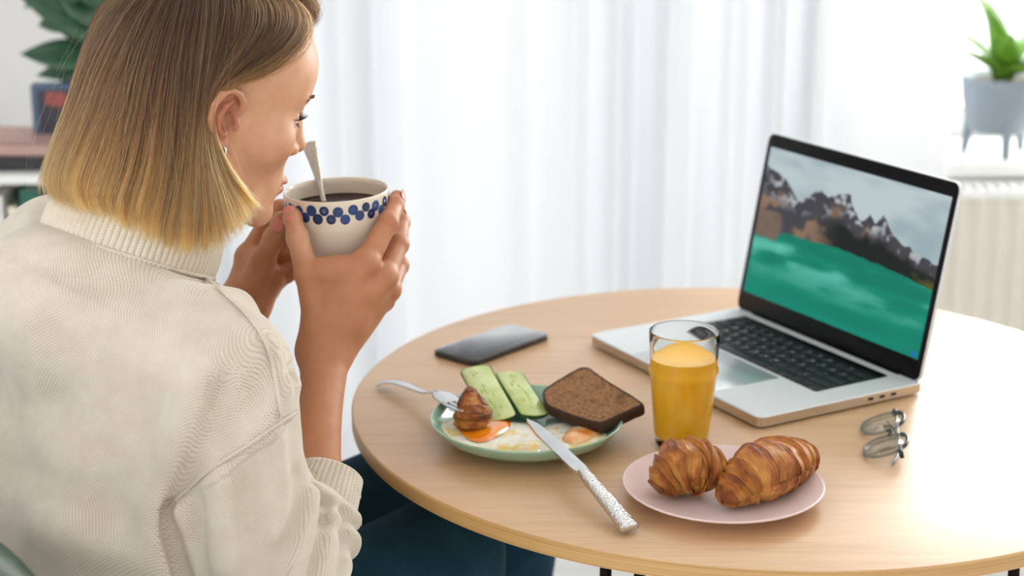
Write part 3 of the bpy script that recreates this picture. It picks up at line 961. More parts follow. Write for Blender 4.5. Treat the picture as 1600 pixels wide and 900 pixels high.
# cucumber slices
def cucumber(P0, P1, w, tilt, label, th=.009, round_end=.5):
    """P0 upper end, P1 lower end (world points on the cut face), w width"""
    P0 = Vector(P0); P1 = Vector(P1); L = (P1 - P0).length
    x = (P1 - P0).normalized(); side = Vector((x.y, -x.x, 0)).normalized()
    nrm = side.cross(x).normalized()
    if nrm.z < 0: nrm = -nrm; side = -side
    nrm = (Matrix.Rotation(tilt, 3, x) @ nrm); side = nrm.cross(x)
    root = empty('cucumber_slice', P0.lerp(P1, .5)); tag(root, label, 'cucumber', 'cucumber slices on the green plate')
    M = Matrix((x, side, nrm)).transposed().to_4x4()
    out = []
    for x0, sg in ((L / 2, 1), (-L / 2, -1)):
        for k in range(9):
            a = -PI / 2 + PI * k / 8
            out.append((sg * (L / 2 - w * .22 + w * .22 * math.cos(a) ** .8 if abs(math.cos(a)) > 1e-6 else L / 2 - w * .22), sg * w / 2 * math.sin(a)))
    fl = MB(); slab(fl, [(a * .985, b * .93) for a, b in out], -.001, .0006, .0004, M); 
    fl.build('flesh', M_cuf, root)
    n = len(out); o = np.array(out)
    v = []; f = []
    for z, s in ((.0, 1.0), (-th * .4, .97), (-th * .8, .82), (-th, .5)):
        for a, b in o: v.append(M @ Vector((a * (.5 + .5 * s), b * s, z)))
    for i in range(3):
        for k in range(n): k2 = (k + 1) % n; f.append((i * n + k, (i + 1) * n + k, (i + 1) * n + k2, i * n + k2))
    f.append(tuple(range(n))[::-1]); f.append(tuple(3 * n + k for k in range(n)))
    MB().add(v, f).build('skin', M_cus, root)
    sd = MB(); R = random.Random(int(L * 1e5))
    for k in range(16):
        px_ = (R.random() - .5) * L * .8; py_ = (R.random() - .5) * w * .34
        bm = bmesh.new(); bmesh.ops.create_icosphere(bm, subdivisions=1, radius=1)
        sd.bm(bm, M @ Matrix.Translation((px_, py_, .0006)) @ Matrix.Diagonal((.0042, .0013, .0005, 1)))
    sd.build('seeds', M_cuseed, root)['kind'] = 'stuff'
cf = NT('cucumber_flesh'); _t = cf.noise(cf.coords('Object', (60, 60, 60)), 1, 4)
cf.base(cf.ramp(_t, [(0.3, rgb(186, 200, 120)), (0.7, rgb(216, 222, 160))])); cf.set(Roughness=.2, Subsurface_Weight=.2, Subsurface_Scale=.005); M_cuf = cf.m
M_cus = simple('cucumber_skin', rgb(58, 106, 38), .35, var=.25, scale=120)
M_cuseed = simple('cucumber_seed', rgb(200, 208, 120), .35)
cucumber(on(740, 572, .046), on(786, 656, .018), .036, .10, 'cucumber slice leaning beside the croissant bite')
cucumber(on(793, 580, .041), on(838, 650, .020), .034, -.10, 'paler cucumber slice lying between the other slice and the bread')

# dark bread
def bread():
    L, T, R, B = on(848, 622, .032), on(910, 576, .046), on(1003, 631, .042), on(938, 660, .030)
    root = empty('bread_slice', (L + T + R + B) / 4); tag(root, 'thick slice of dark rye bread resting on the plate rim', 'bread')
    c = (L + T + R + B) / 4
    x = Vector(((R - T) + (B - L)) / 2).normalized(); y = Vector(((T - L) + (R - B)) / 2); y = (y - x * y.dot(x)).normalized(); n = x.cross(y)
    def loc(px, py):
        q0 = Vector((0, 0, CZ)); dr = Vector(at(px, py, 1.0)) - q0
        d = q0 + dr * ((Vector(c) - q0).dot(n) / dr.dot(n)) - Vector(c)
        return (d.dot(x), d.dot(y))
    pts = [loc(*q) for q in ((849, 617), (853, 608), (868, 598), (893, 583), (908, 576), (920, 576), (930, 583), (950, 597), (978, 614), (1001, 629), (1003, 633), (990, 639), (965, 650), (942, 660), (930, 660), (905, 653), (875, 642), (855, 632))]
    pts = pts[::-1]
    o = spline([(a, q, 0) for a, q in pts], 90, True)[:, :2]
    th = .0125
    M = Matrix((x, y, n)).transposed().to_4x4()
    cm = NT('rye_crumb'); t1 = cm.noise(cm.coords(), 260, 5, .65); t2 = cm.noise(cm.coords(), 45, 3)
    k = cm.ramp(t1, [(0.30, rgb(92, 58, 32)), (0.5, rgb(146, 102, 62)), (0.7, rgb(170, 126, 82))])
    cm.base(cm.mix(cm.ramp(t2, [(0.55, (0, 0, 0, 1)), (0.75, (.7, .7, .7, 1))]), k, rgb(82, 52, 32))); cm.set(Roughness=.9); cm.bump(t1, .8, .0016)
    km = simple('rye_crust', rgb(62, 34, 20), .75, var=.35, scale=180)
    n_ = len(o); cc = o.mean(0); ks = np.linspace(0, 1, 14); v = []; f = []
    for q in ks:
        p = cc + (o - cc) * (q * .965)
        z = .0002 + .0007 * fbm(p[:, 0] * 300, p[:, 1] * 300, 0 * p[:, 0], 3) 
        v += [M @ Vector((a, b_, z_)) for (a, b_), z_ in zip(p, z)]
    for i in range(13):
        for j in range(n_): j2 = (j + 1) % n_; f.append((i * n_ + j, (i + 1) * n_ + j, (i + 1) * n_ + j2, i * n_ + j2))
    MB().add(v, f).build('crumb', cm.m, root)
    v = []; f = []
    for z, s in ((-.0008, .95), (.0008, .97), (.0012, 1.0), (-.001, 1.02), (-th * .5, 1.025), (-th + .001, 1.01), (-th, .97)):
        for a, b_ in cc + (o - cc) * s:
            j = .0006 * float(mnoise.noise((a * 300, b_ * 300, z * 200)))
            v.append(M @ Vector((a * (1 + j), b_, z + j)))
    for i in range(6):
        for j in range(n_): j2 = (j + 1) % n_; f.append((i * n_ + j, i * n_ + j2, (i + 1) * n_ + j2, (i + 1) * n_ + j)[::-1])
    f.append(tuple(6 * n_ + j for j in range(n_)))
    MB().add(v, f).build('crust', km, root)
bread()

# croissant end on the fork
P = [on(734, 606, .052), on(736, 626, .043), on(738, 644, .032), on(739, 657, .022)]
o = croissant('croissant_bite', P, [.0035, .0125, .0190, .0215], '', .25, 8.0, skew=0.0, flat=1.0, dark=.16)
tag(o, 'torn croissant end stuck on the fork over the yolk', 'croissant piece')

# ================================================================== CUTLERY
st = NT('polished_steel'); _t = st.noise(st.coords(), 30, 2)
st.base(st.ramp(_t, [(0.3, rgb(196, 196, 196)), (0.7, rgb(214, 214, 214))])); st.set(Metallic=1.0, Roughness=.2); M_steel = st.m
hm = NT('hammered_steel'); vr = hm.new('ShaderNodeTexVoronoi'); hm.link(hm.coords(), vr.inputs['Vector']); vr.inputs['Scale'].default_value = 420
hm.set(Base_Color=rgb(214, 212, 208), Metallic=1.0, Roughness=.26); hm.bump(vr.outputs['Distance'], .7, .0012); M_hammer = hm.m

def strip(mb, pts, hw, th, nrm=(0, 0, 1)):
    """flat bar along pts with half widths hw and thickness th (lens section)"""
    pts = [Vector(p) for p in pts]; m = len(pts); v = []; f = []
    for i, p in enumerate(pts):
        t = (pts[min(i + 1, m - 1)] - pts[max(i - 1, 0)]).normalized()
        s = Vector(nrm).cross(t).normalized(); n = t.cross(s)
        h = th[i] if hasattr(th, '__len__') else th
        for a, b in ((-1, 0), (-.8, .5), (0, .62), (.8, .5), (1, 0), (.8, -.5), (0, -.62), (-.8, -.5)):
            v.append(p + s * (a * hw[i]) + n * (b * h))
    for i in range(m - 1):
        for k in range(8): k2 = (k + 1) % 8; f.append((i * 8 + k, (i + 1) * 8 + k, (i + 1) * 8 + k2, i * 8 + k2))
    f.append(tuple(range(8))); f.append(tuple((m - 1) * 8 + k for k in range(7, -1, -1)))
    return mb.add(v, f)

def fork():
    pts = [on(589, 602, .0045), on(602, 597, .0095), on(618, 597, .0145), on(640, 604, .0185), on(660, 612, .0245), on(672, 613, .0285), on(683, 611, .0325)]
    c = spline(pts, 40); org = c[0].copy(); org[2] = TZ
    root = empty('fork', org); tag(root, 'steel fork resting on the green plate rim with croissant on its tines', 'fork')
    hw = np.interp(np.linspace(0, 1, 40), [0, .05, .2, .6, .85, 1], [.004, .0075, .0085, .006, .0035, .0045])
    strip(m := MB(), c - org, hw, .0022); m.build('handle', M_steel, root)
    a = Vector(on(683, 611, .0325)); e = Vector(on(738, 640, .0400))
    x = (e - a).normalized(); s = Vector((0, 0, 1)).cross(x).normalized(); n = x.cross(s); L = (e - a).length
    sh = MB(); cc = [a + x * (L * t) + n * (-.003 * math.sin(t * PI)) for t in np.linspace(0, .45, 8)]
    strip(sh, [Vector(q - Vector(org)) for q in cc], [.0045, .009, .0118, .0132, .0137, .0137, .0137, .0135], .0020, (0, 0, 1)); sh.build('head', M_steel, root)
    for k in (-1.5, -.5, .5, 1.5):
        tt = MB(); cc = [a + x * (L * t) + n * (-.003 * math.sin(t * PI)) + s * (k * .0074) - Vector(org) for t in np.linspace(.42, 1.0, 8)]
        strip(tt, cc, [.0024] * 6 + [.002, .0008], .0018); tt.build('tine', M_steel, root)
fork()

def knife():
    tip = Vector(on(823, 655, .036)); sh = Vector(on(911, 738, .0300)); end = Vector(on(985, 826, .0075))
    rim = (Vector((GPX, GPY, 0)))
    org = Vector((end.x, end.y, TZ))
    root = empty('table_knife', org); tag(root, 'steel table knife with hammered handle leaning on the green plate', 'knife')
    x = (sh - tip).normalized(); n0 = Vector((0, 0, 1))
    L = (sh - tip).length
    v = []; f = []
    ts = np.linspace(0, 1, 24)
    s = n0.cross(x).normalized(); n = x.cross(s)
    s2 = (s * math.cos(.1) - n * math.sin(.1)); n = x.cross(s2); s = s2
    for t in ts:
        up = np.interp(t, [0, .03, .10, .25, .6, .9, 1.0], [.000, .004, .0075, .0095, .0100, .0100, .0080])
        lo = np.interp(t, [0, .05, .3, .9, .96, 1.0], [.000, .003, .0075, .0085, .008, .0055])
        p = tip + x * (L * t) - org
        for q, h in ((up, .0003), (up * .3, .0011), (-lo, .0013), (-lo, -.0013), (up * .3, -.0011), (up, -.0003)):
            v.append(p + s * q + n * h)
    for i in range(len(ts) - 1):
        for k in range(6): k2 = (k + 1) % 6; f.append((i * 6 + k, (i + 1) * 6 + k, (i + 1) * 6 + k2, i * 6 + k2))
    f.append(tuple(range(6))); f.append(tuple((len(ts) - 1) * 6 + k for k in range(5, -1, -1)))
    MB().add(v, f).build('blade', M_steel, root, smooth=False)
    c = spline([sh - x * .004, sh.lerp(end, .05), sh.lerp(end, .25), sh.lerp(end, .6), sh.lerp(end, .9), end], 50)
    xx = (end - sh).normalized(); ss = n0.cross(xx).normalized()
    mb = MB(); v = []; f = []
    for i, p in enumerate(c):
        t = i / 49
        hw = np.interp(t, [0, .04, .08, .3, .7, .95, .985, 1], [.0035, .0058, .0056, .0066, .0088, .0105, .0098, .006])
        th = np.interp(t, [0, .04, .3, .95, 1], [.0028, .0038, .0042, .0046, .003])
        nn = xx.cross(ss)
        for k in range(16):
            a = 2 * PI * k / 16
            cx = math.copysign(abs(math.cos(a)) ** .6, math.cos(a)); sy = math.copysign(abs(math.sin(a)) ** .6, math.sin(a))
            v.append(Vector(p) - org + ss * (hw * cx) + nn * (th * sy))
    for i in range(49):
        for k in range(16): k2 = (k + 1) % 16; f.append((i * 16 + k, (i + 1) * 16 + k, (i + 1) * 16 + k2, i * 16 + k2))
    f.append(tuple(range(16))); f.append(tuple(49 * 16 + k for k in range(15, -1, -1)))
    mb.add(v, f).build('handle', M_hammer, root)
knife()

# ================================================================== EYEGLASSES
def eyeglasses():
    A = (on(1345, 668, .003) + on(1412, 640, .02)) / 2; B = (on(1350, 718, .003) + on(1420, 690, .02)) / 2
    c = (A + B) / 2
    xb = Vector(B - A); xb.z = 0; xb.normalize()                       # along the bridge, towards the viewer
    up = Vector((-xb.y, xb.x, 0)); 
    if up.x < 0: up = -up
    el = math.radians(20)
    yv = (up * math.cos(el) + Vector((0, 0, 1)) * math.sin(el)).normalized()
    nv = xb.cross(yv)
    if nv.z < 0: nv = -nv
    root = empty('eyeglasses', (c[0], c[1], TZ)); tag(root, 'clear framed eyeglasses folded on the table by the laptop corner', 'glasses')
    cr = type('G', (), {})(); cr.m = clear_mat('clear_acetate', (.62, .66, .66, 1), 0.05, 1.5, (.28, .32, .33, 1), .08)
    dk = simple('dark_hinge', rgb(40, 46, 48), .3, .3)
    ln = type('G', (), {})(); ln.m = clear_mat('lens_glass', (.97, .98, .98, 1), 0.0, 1.5)
    half = .0335; rx, ry = .0265, .0235
    o0 = Vector((0, 0, ry * math.sin(el) + .0035))
    def P(a, b, d=0.0): return o0 + xb * a + yv * b + nv * d
    for sgn in (-1, 1):
        ring = []
        for k in range(48):
            t = 2 * PI * k / 48
            ring.append(P(sgn * half + rx * math.copysign(abs(math.cos(t)) ** .85, math.cos(t)), ry * math.copysign(abs(math.sin(t)) ** .85, math.sin(t))))
        rm = MB().tube(ring, .0017, 8, True); rm.build('rim', cr.m, root)
        cen = P(sgn * half, 0, .0012); v = [cen] + [cen + (q - cen) * .95 for q in ring]
        f = [(0, 1 + k, 1 + (k + 1) % 48) for k in range(48)]
        solidify(MB().add(v, f).build('lens', ln.m, root), .0012)
        brow = [ring[k] + nv * .001 for k in range(6, 19)]
        MB().tube(brow, [.0012] + [.0019] * 11 + [.0012], 8).build('brow_bar', dk if sgn < 0 else dk, root)
        MB().tube([P(sgn * (half + rx - .002), ry * .55), P(sgn * (half + rx + .003), ry * .62), P(sgn * (half + rx + .004), ry * .6, -.006)], [.002, .0026, .0022], 8).build('hinge', dk, root)
        e0 = P(sgn * (half + rx + .003), ry * .6, -.006)
        e1 = P(-sgn * .020, ry * .50 , -.012 - (.003 if sgn > 0 else 0)); e1.z = max(e1.z, .003); e2 = P(-sgn * .062, ry * .1, -.012); e2.z = max(.003, e2.z - .004)
        MB().tube(spline([e0, e0.lerp(e1, .5), e1, e2], 24), .0015, 8).build('temple', cr.m, root)
    MB().tube(spline([P(-half + rx - .001, .004), P(0, .0085, .002), P(half - rx + .001, .004)], 14), .0017, 8).build('bridge', dk, root)
eyeglasses()
# ================================================================== IMPLICIT SURFACES (body, sweater, trousers)
def smin(a, b, k):
    h = np.clip(0.5 + 0.5 * (b - a) / k, 0, 1)
    return b * (1 - h) + a * h - k * h * (1 - h)
def smax(a, b, k):
    return -smin(-a, -b, k)
def ell(p, c, r):
    q = p - np.asarray(c, np.float32); r = np.asarray(r, np.float32)
    k0 = np.sqrt(((q / r) ** 2).sum(-1)) + 1e-9
    k1 = np.sqrt(((q / (r * r)) ** 2).sum(-1)) + 1e-9
    return k0 * (k0 - 1) / k1
def cone(p, a, b, ra, rb):
    a = np.asarray(a, np.float32); b = np.asarray(b, np.float32)
    ab = b - a; pa = p - a
    t = np.clip((pa @ ab) / (ab @ ab), 0, 1)
    return np.sqrt(((pa - t[:, None] * ab) ** 2).sum(-1)) - (ra + (rb - ra) * t)
def chain(p, pts, k=.004):
    """pts: (point, radius) list; smooth chain of tapered capsules"""
    d = None
    for (a, ra), (b, rb) in zip(pts[:-1], pts[1:]):
        q = cone(p, a, b, ra, rb)
        d = q if d is None else smin(d, q, k)
    return d
class Region:
    """an implicit piece evaluated only near its bounding box"""
    def __init__(self, fn, lo, hi, pad=.05):
        self.fn = fn; self.lo = np.asarray(lo, np.float32); self.hi = np.asarray(hi, np.float32); self.pad = pad
    def __call__(self, p):
        q = np.maximum(np.maximum(self.lo - p, p - self.hi), 0)
        d = np.sqrt((q * q).sum(-1))
        out = d + .02
        m = d < self.pad
        if m.any(): out[m] = self.fn(p[m])
        return out.astype(np.float32)

def surface_nets(f, lo, hi, h, B=8, slack=1.25):
    """block-sparse naive surface nets; returns verts, quads"""
    lo = np.asarray(lo, float); nb = np.ceil((np.asarray(hi) - lo) / (h * B)).astype(int)
    bi = np.stack(np.meshgrid(*[np.arange(n) for n in nb], indexing='ij'), -1).reshape(-1, 3)
    cen = lo + (bi + .5) * (h * B)
    dc = f(cen.astype(np.float32))
    act = bi[np.abs(dc) < h * B * .5 * 1.732 * slack + h]
    g = np.arange(B + 1)
    off = np.stack(np.meshgrid(g, g, g, indexing='ij'), -1).reshape(-1, 3)
    NY, NZ = (nb[1] * B + 2), (nb[2] * B + 2)
    cells_id = []; verts = []; quads_src = []
    step = max(1, 400000 // len(off))
    co = np.stack(np.meshgrid([0, 1], [0, 1], [0, 1], indexing='ij'), -1).reshape(-1, 3)
    edges = [(a, b) for a in range(8) for b in range(a + 1, 8) if np.abs(co[a] - co[b]).sum() == 1]
    for s in range(0, len(act), step):
        blk = act[s:s + step]
        idx = (blk[:, None, :] * B + off[None]).reshape(-1, 3)
        val = f((lo + idx * h).astype(np.float32)).reshape(len(blk), B + 1, B + 1, B + 1)
        c8 = np.stack([val[:, x:x + B, y:y + B, z:z + B] for x, y, z in co], -1)
        neg = c8 < 0; cnt = neg.sum(-1)
        m = (cnt > 0) & (cnt < 8)
        w = np.nonzero(m)
        cv = c8[w]
        ci = blk[w[0]] * B + np.stack(w[1:], -1)
        acc = np.zeros((len(cv), 3)); n = np.zeros(len(cv))
        for a, b in edges:
            va, vb = cv[:, a], cv[:, b]
            x = (va < 0) != (vb < 0)
            t = np.where(x, va / np.where(x, va - vb, 1), 0)
            acc += np.where(x[:, None], co[a] + (co[b] - co[a]) * t[:, None], 0); n += x
        verts.append(lo + (ci + acc / n[:, None]) * h)
        cells_id.append((ci[:, 0] * NY + ci[:, 1]) * NZ + ci[:, 2])
        quads_src.append((cv[:, 0] < 0, cv[:, 4] < 0, cv[:, 2] < 0, cv[:, 1] < 0))
    V = np.concatenate(verts); ID = np.concatenate(cells_id)
    s0 = [np.concatenate([q[k] for q in quads_src]) for k in range(4)]
    order = np.argsort(ID); sid = ID[order]
    def find(i):
        k = np.searchsorted(sid, i); k = np.minimum(k, len(sid) - 1)
        return np.where(sid[k] == i, order[k], -1)
    st = (NY * NZ, NZ, 1); Q = []
    for ax in range(3):
        x = s0[0] != s0[1 + ax]
        i = ID[x]; a, b = st[(ax + 1) % 3], st[(ax + 2) % 3]
        q = np.stack([find(i), find(i - a), find(i - a - b), find(i - b)], -1)
        fl = s0[0][x]
        q[~fl] = q[~fl][:, ::-1]
        Q.append(q[(q >= 0).all(-1)])
    return V, np.concatenate(Q)
def grad(f, P, e=.0012):
    P = P.astype(np.float32); g = np.zeros((len(P), 3))
    for k in range(3):
        d = np.zeros(3, np.float32); d[k] = e
        g[:, k] = f(P + d) - f(P - d)
    return g / (np.linalg.norm(g, axis=1)[:, None] + 1e-9)
def ray_hits(f, pix, d0=1.2, d1=2.4):
    """first points of the implicit surface along the lines of sight of many pixels"""
    pix = np.asarray(pix, float)
    a = (pix[:, 0] - 800) / FPX; b = (pix[:, 1] - 450) / FPX
    D = np.stack([a, _c - b * _s, -(_s + b * _c)], 1)
    d = np.full(len(pix), d0)
    for _ in range(150):
        v = f((D * d[:, None] + [0, 0, CZ]).astype(np.float32))
        go = (v > .0004) & (d < d1)
        if not go.any(): break
        d = np.where(go, d + np.maximum(.0005, v * .7), d)
    return D * d[:, None] + [0, 0, CZ]
def ray_hit(f, px, py): return ray_hits(f, [(px, py)])[0]
def polydist(p, pts):
    d = None
    for a, b in zip(pts[:-1], pts[1:]):
        q = cone(p, a, b, 0, 0); d = q if d is None else np.minimum(d, q)
    return d

# ================================================================== THE WOMAN
person = empty('person', (-.42, 1.52, 0))
tag(person, 'woman with a blond bob in a beige knitted sweater sipping coffee', 'person')
PORG = np.array([-.42, 1.52, 0])
def pmesh(name, v, f, mat, parent=None, **kw):
    """mesh given in world coordinates, parented to the woman (or to one of her parts, which sit at her origin)"""
    return meshobj(name, np.asarray(v) - PORG, f, mat, parent if parent is not None else person, **kw)

# ---- head frame: x forward, y to her left, z up; origin between the ears
HS = 1.02
def _rot(ya, pi_, ro):
    cy, sy = math.cos(ya), math.sin(ya); cp, sp = math.cos(pi_), math.sin(pi_); cr, sr = math.cos(ro), math.sin(ro)
    return np.array([[cy, -sy, 0], [sy, cy, 0], [0, 0, 1]]) @ np.array([[cp, 0, sp], [0, 1, 0], [-sp, 0, cp]]) @ np.array([[1, 0, 0], [0, cr, -sr], [0, sr, cr]])
HR = _rot(math.radians(28.3), math.radians(17.8), math.radians(3.0))
HO = at(324.5, 162.5, 1.68)
def H2W(q): return HO + (np.asarray(q, float) * (HS * .001)) @ HR.T
def W2H(p): return (p - HO.astype(np.float32)) @ (HR / (HS * .001)).astype(np.float32)
EYE = [(67, 31.5, 9), (67, -31.5, 9)]

def f_head_mm(q):
    ay = np.abs(q[:, 1]); s = np.stack([q[:, 0], ay, q[:, 2]], -1)      # mirrored to y >= 0
    d = ell(q, (-8, 0, 42), (98, 75, 86))
    d = smin(d, ell(q, (30, 0, 52), (61, 63, 50)), 20)
    d = smin(d, ell(q, (36, 0, -18), (55, 55, 64)), 22)
    jaw = cone(s, (4, 45, -52), (72, 10, -92), 17, 13)
    d = smin(d, jaw, 24)
    d = smin(d, cone(s, (4, 46, -52), (-2, 56, -10), 16, 18), 20)
    d = smin(d, ell(q, (38, 0, -78), (42, 40, 20)), 16)
    d = smin(d, ell(q, (79, 0, -91), (12.5, 15, 12)), 14)
    d = smin(d, ell(s, (50, 42, -14), (26, 20, 22)), 16)
    d = smin(d, ell(q, (68, 0, -59), (24, 28, 22)), 14)
    d = smin(d, cone(s, (86, 0, 31), (70, 42, 31), 7, 6), 12)           # brow ridge
    d = smax(d, -ell(s, (86, 31, 9), (16, 17, 11.5)), 10)               # sockets
    lid = ell(s, (67, 31.5, 9), (13.6, 13.9, 13.4))
    lid = smax(lid, -ell(s, (81, 33, 8.5), (9, 13.5, 3.6)), 1.5)
    d = smin(d, lid, 3.5)
    d = smin(d, cone(q, (88, 0, 16), (97, 0, -14), 6.0, 8.0), 9)       # nose
    d = smin(d, ell(q, (99, 0, -18.0), (9.2, 9.5, 8.4)), 5)
    d = smin(d, ell(s, (89, 12, -22.5), (9, 6, 6.5)), 4)
    d = smax(d, -ell(s, (94, 6, -29), (6, 3, 4)), 3)                  # nostrils
    d = smin(d, ell(q, (89.5, 0, -55.0), (9.0, 18, 5.2)), 5)              # lips
    d = smin(d, ell(q, (88, 0, -64.0), (8.5, 16, 6.0)), 5)
    d = smax(d, -ell(s, (97, 0, -59.4), (12, 24, 1.1)), 2.0)
    return d
def f_ear_mm(q):
    ay = np.abs(q[:, 1]); s = np.stack([q[:, 0], ay, q[:, 2]], -1)
    c0 = np.array([-4, 73, -3], np.float32); s = (s - c0) / .85 + c0
    # leaf of the ear, rear edge standing away from the head
    c = np.array([-12, 79, 1], np.float32); an = math.radians(24)
    t = s - c
    u = np.stack([t[:, 0] * math.cos(an) - t[:, 1] * math.sin(an), t[:, 0] * math.sin(an) + t[:, 1] * math.cos(an), t[:, 2]], -1)
    u[:, 0] += u[:, 2] * -.0
    e = ell(u, (0, 0, 2), (17, 4.2, 29))
    P3 = lambda x, z, y: (x, y, z)
    hel = [P3(1, 5, 76), P3(6, 14, 77), P3(5, 24, 79), P3(-3, 31, 82), P3(-14, 33, 86), P3(-25, 27, 90), P3(-30.5, 14, 92), P3(-30, 0, 90), P3(-25, -13, 86), P3(-17, -23, 82), P3(-9, -29, 79)]
    rr = [2.8, 3.2, 3.7, 3.9, 4.0, 4.0, 3.9, 3.6, 3.4, 3.5, 4.2]
    e = smin(e, chain(s, list(zip(hel, rr)), 2), 3.0)
    anti = [P3(-9, 21, 83), P3(-17, 15, 87), P3(-20, 4, 88), P3(-17, -8, 86), P3(-10, -16, 83)]
    e = smin(e, chain(s, list(zip(anti, [2.5, 3.2, 3.6, 3.6, 3.4])), 2), 3.0)
    e = smax(e, -ell(s, (-7, 89, -1), (9, 18, 12.5)), 2.0)
    e = smax(e, -ell(s, (-1.5, 78, -2.5), (4, 14, 4.5)), 1.5)                # concha
    e = smax(e, -ell(s, (-10, 90, 26), (10, 7, 3.5)), 2.5)               # triangular hollow
    e = smax(e, -chain(s, list(zip([P3(-16, 25, 92), P3(-24, 15, 95), P3(-25.5, 2, 94), P3(-21, -10, 91)], [2.8, 3.2, 3.2, 2.6])), 1), 1.8)
    e = smin(e, ell(s, (-6, 78, -27.5), (8, 4.6, 8.5)), 4)               # lobe
    e = smin(e, ell(s, (4.5, 77, -3), (4, 5, 6.5)), 3.5)                 # tragus
    e = smin(e, ell(s, (-9, 80, -15.5), (5, 4, 4)), 3)                   # antitragus
    return e * .85
def f_head(p):
    q = W2H(p)
    d = smin(f_head_mm(q), f_ear_mm(q), 3.5)
    return d * (HS * .001)

# ---- torso frame
TA = math.radians(42)
TF = np.array([math.cos(TA), math.sin(TA), 0]); TRt = np.array([math.sin(TA), -math.cos(TA), 0]); TUP = np.array([0, 0, 1.0])
NB = at(215, 372, 1.665)                       # base of the neck
def T(f, r, z): return NB + TF * f + TRt * r + TUP * z
# right arm
SR = at(352, 590, 1.570); ER = at(428, 935, 1.600); WR = at(508, 556, 1.752)
SL = T(.010, -.170, -.060); EL = at(262, 770, 1.83); WL = at(378, 478, 1.86)
def A(*a): return at(a[0], a[1], a[2])
R_HAND = dict(
    thumb=[(A(496, 500, 1.746), .0150), (A(481, 428, 1.744), .0128), (A(465, 371, 1.752), .0108), (A(457.5, 341, 1.760), .0088), (A(456, 336, 1.762), .0082)],
    index=[(A(571, 411, 1.748), .0128), (A(606, 348, 1.772), .0103), (A(617, 321, 1.800), .0090), (A(620, 308, 1.812), .0076)],
    middle=[(A(600, 432, 1.766), .0128), (A(622, 382, 1.800), .0104), (A(626, 348, 1.835), .0090), (A(618, 330, 1.852), .0078)],
    ring=[(A(606, 452, 1.788), .0120), (A(623, 415, 1.826), .0098), (A(612, 378, 1.858), .0086), (A(598, 364, 1.868), .0075)],
    little=[(A(598, 468, 1.806), .0110), (A(612, 446, 1.838), .0086), (A(596, 415, 1.862), .0075), (A(584, 402, 1.868), .0066)])
L_HAND = dict(
    thumb=[(A(397, 444, 1.842), .0150), (A(411, 407, 1.832), .0128), (A(428, 372, 1.812), .0108), (A(438, 348, 1.799), .0090), (A(440, 342, 1.796), .0084)],
    index=[(A(388, 402, 1.862), .0128), (A(417, 350, 1.858), .0104), (A(437, 326, 1.868), .0090), (A(462, 316, 1.882), .0078)],
    middle=[(A(400, 420, 1.876), .0128), (A(436, 376, 1.884), .0104), (A(474, 350, 1.888), .0090), (A(498, 344, 1.886), .0078)],
    ring=[(A(410, 436, 1.880), .0120), (A(446, 402, 1.878), .0098), (A(486, 380, 1.878), .0086), (A(506, 376, 1.876), .0075)],
    little=[(A(418, 452, 1.876), .0110), (A(448, 428, 1.866), .0088), (A(482, 412, 1.858), .0076), (A(498, 410, 1.855), .0068)])
def dorsal(a):
    v = np.array([.30, -.92, .10]); return v / np.linalg.norm(v)
def f_hand(p, Hd, W0, W1, fill, extra):
    d = None
    for n in ('index', 'middle', 'ring', 'little'):
        base = W0 if n in ('index', 'middle') else W1
        q = cone(p, base, Hd[n][0][0], .0165, Hd[n][0][1] * 1.06)
        d = q if d is None else smin(d, q, .012)
    d = smin(d, cone(p, W0, Hd['thumb'][0][0], .016, .0165), .012)
    for a, ra in fill:
        d = smin(d, np.sqrt(((p - np.asarray(a, np.float32)) ** 2).sum(-1)) - ra, .012)
    d = smin(d, chain(p, extra, .008), .010)
    for n in ('thumb', 'index', 'middle', 'ring', 'little'):
        c = chain(p, Hd[n], .003)
        for (a, ra) in Hd[n][1:-1]:                                       # knuckles
            c = smin(c, np.sqrt(((p - np.asarray(a, np.float32)) ** 2).sum(-1)) - ra * 1.05, .004)
        d = smin(d, c, .0045)
    for n in ('index', 'middle', 'ring'):                                 # tendons on the back of the hand
        a, ra = Hd[n][0]; w = W0 if n == 'index' else (W0 + W1) / 2 if n == 'middle' else W1
        dv = dorsal(a) * ra * .78
        d = smin(d, cone(p, w * .75 + a * .25 + dv * 1.25, a + dv, .0030, .0036), .006)
    for n in ('index', 'middle', 'ring', 'little'):
        a, ra = Hd[n][0]
        d = smin(d, np.sqrt(((p - np.asarray(a, np.float32)) ** 2).sum(-1)) - ra * 1.1, .005)
    return d
R_W0, R_W1 = A(494, 548, 1.750), A(524, 548, 1.756)
L_W0, L_W1 = A(372, 470, 1.856), A(394, 480, 1.862)
R_FILL = [(A(520, 470, 1.750), .020), (A(555, 460, 1.756), .020), (A(545, 500, 1.756), .019), (A(575, 450, 1.762), .017), (A(505, 520, 1.750), .019)]
R_WEB = [(A(486, 432, 1.746), .0125), (A(505, 425, 1.744), .0135), (A(528, 422, 1.744), .0135), (A(552, 418, 1.746), .0125)]
L_FILL = [(A(412, 440, 1.858), .017), (A(425, 432, 1.852), .014), (A(400, 455, 1.860), .018)]
L_WEB = [(A(408, 415, 1.838), .0120), (A(402, 405, 1.848), .0115), (A(396, 400, 1.858), .011)]
def f_rhand(p): return f_hand(p, R_HAND, R_W0, R_W1, R_FILL, R_WEB)
def f_lhand(p): return f_hand(p, L_HAND, L_W0, L_W1, L_FILL, L_WEB)
def dirn(a, b): return (b - a) / np.linalg.norm(b - a)
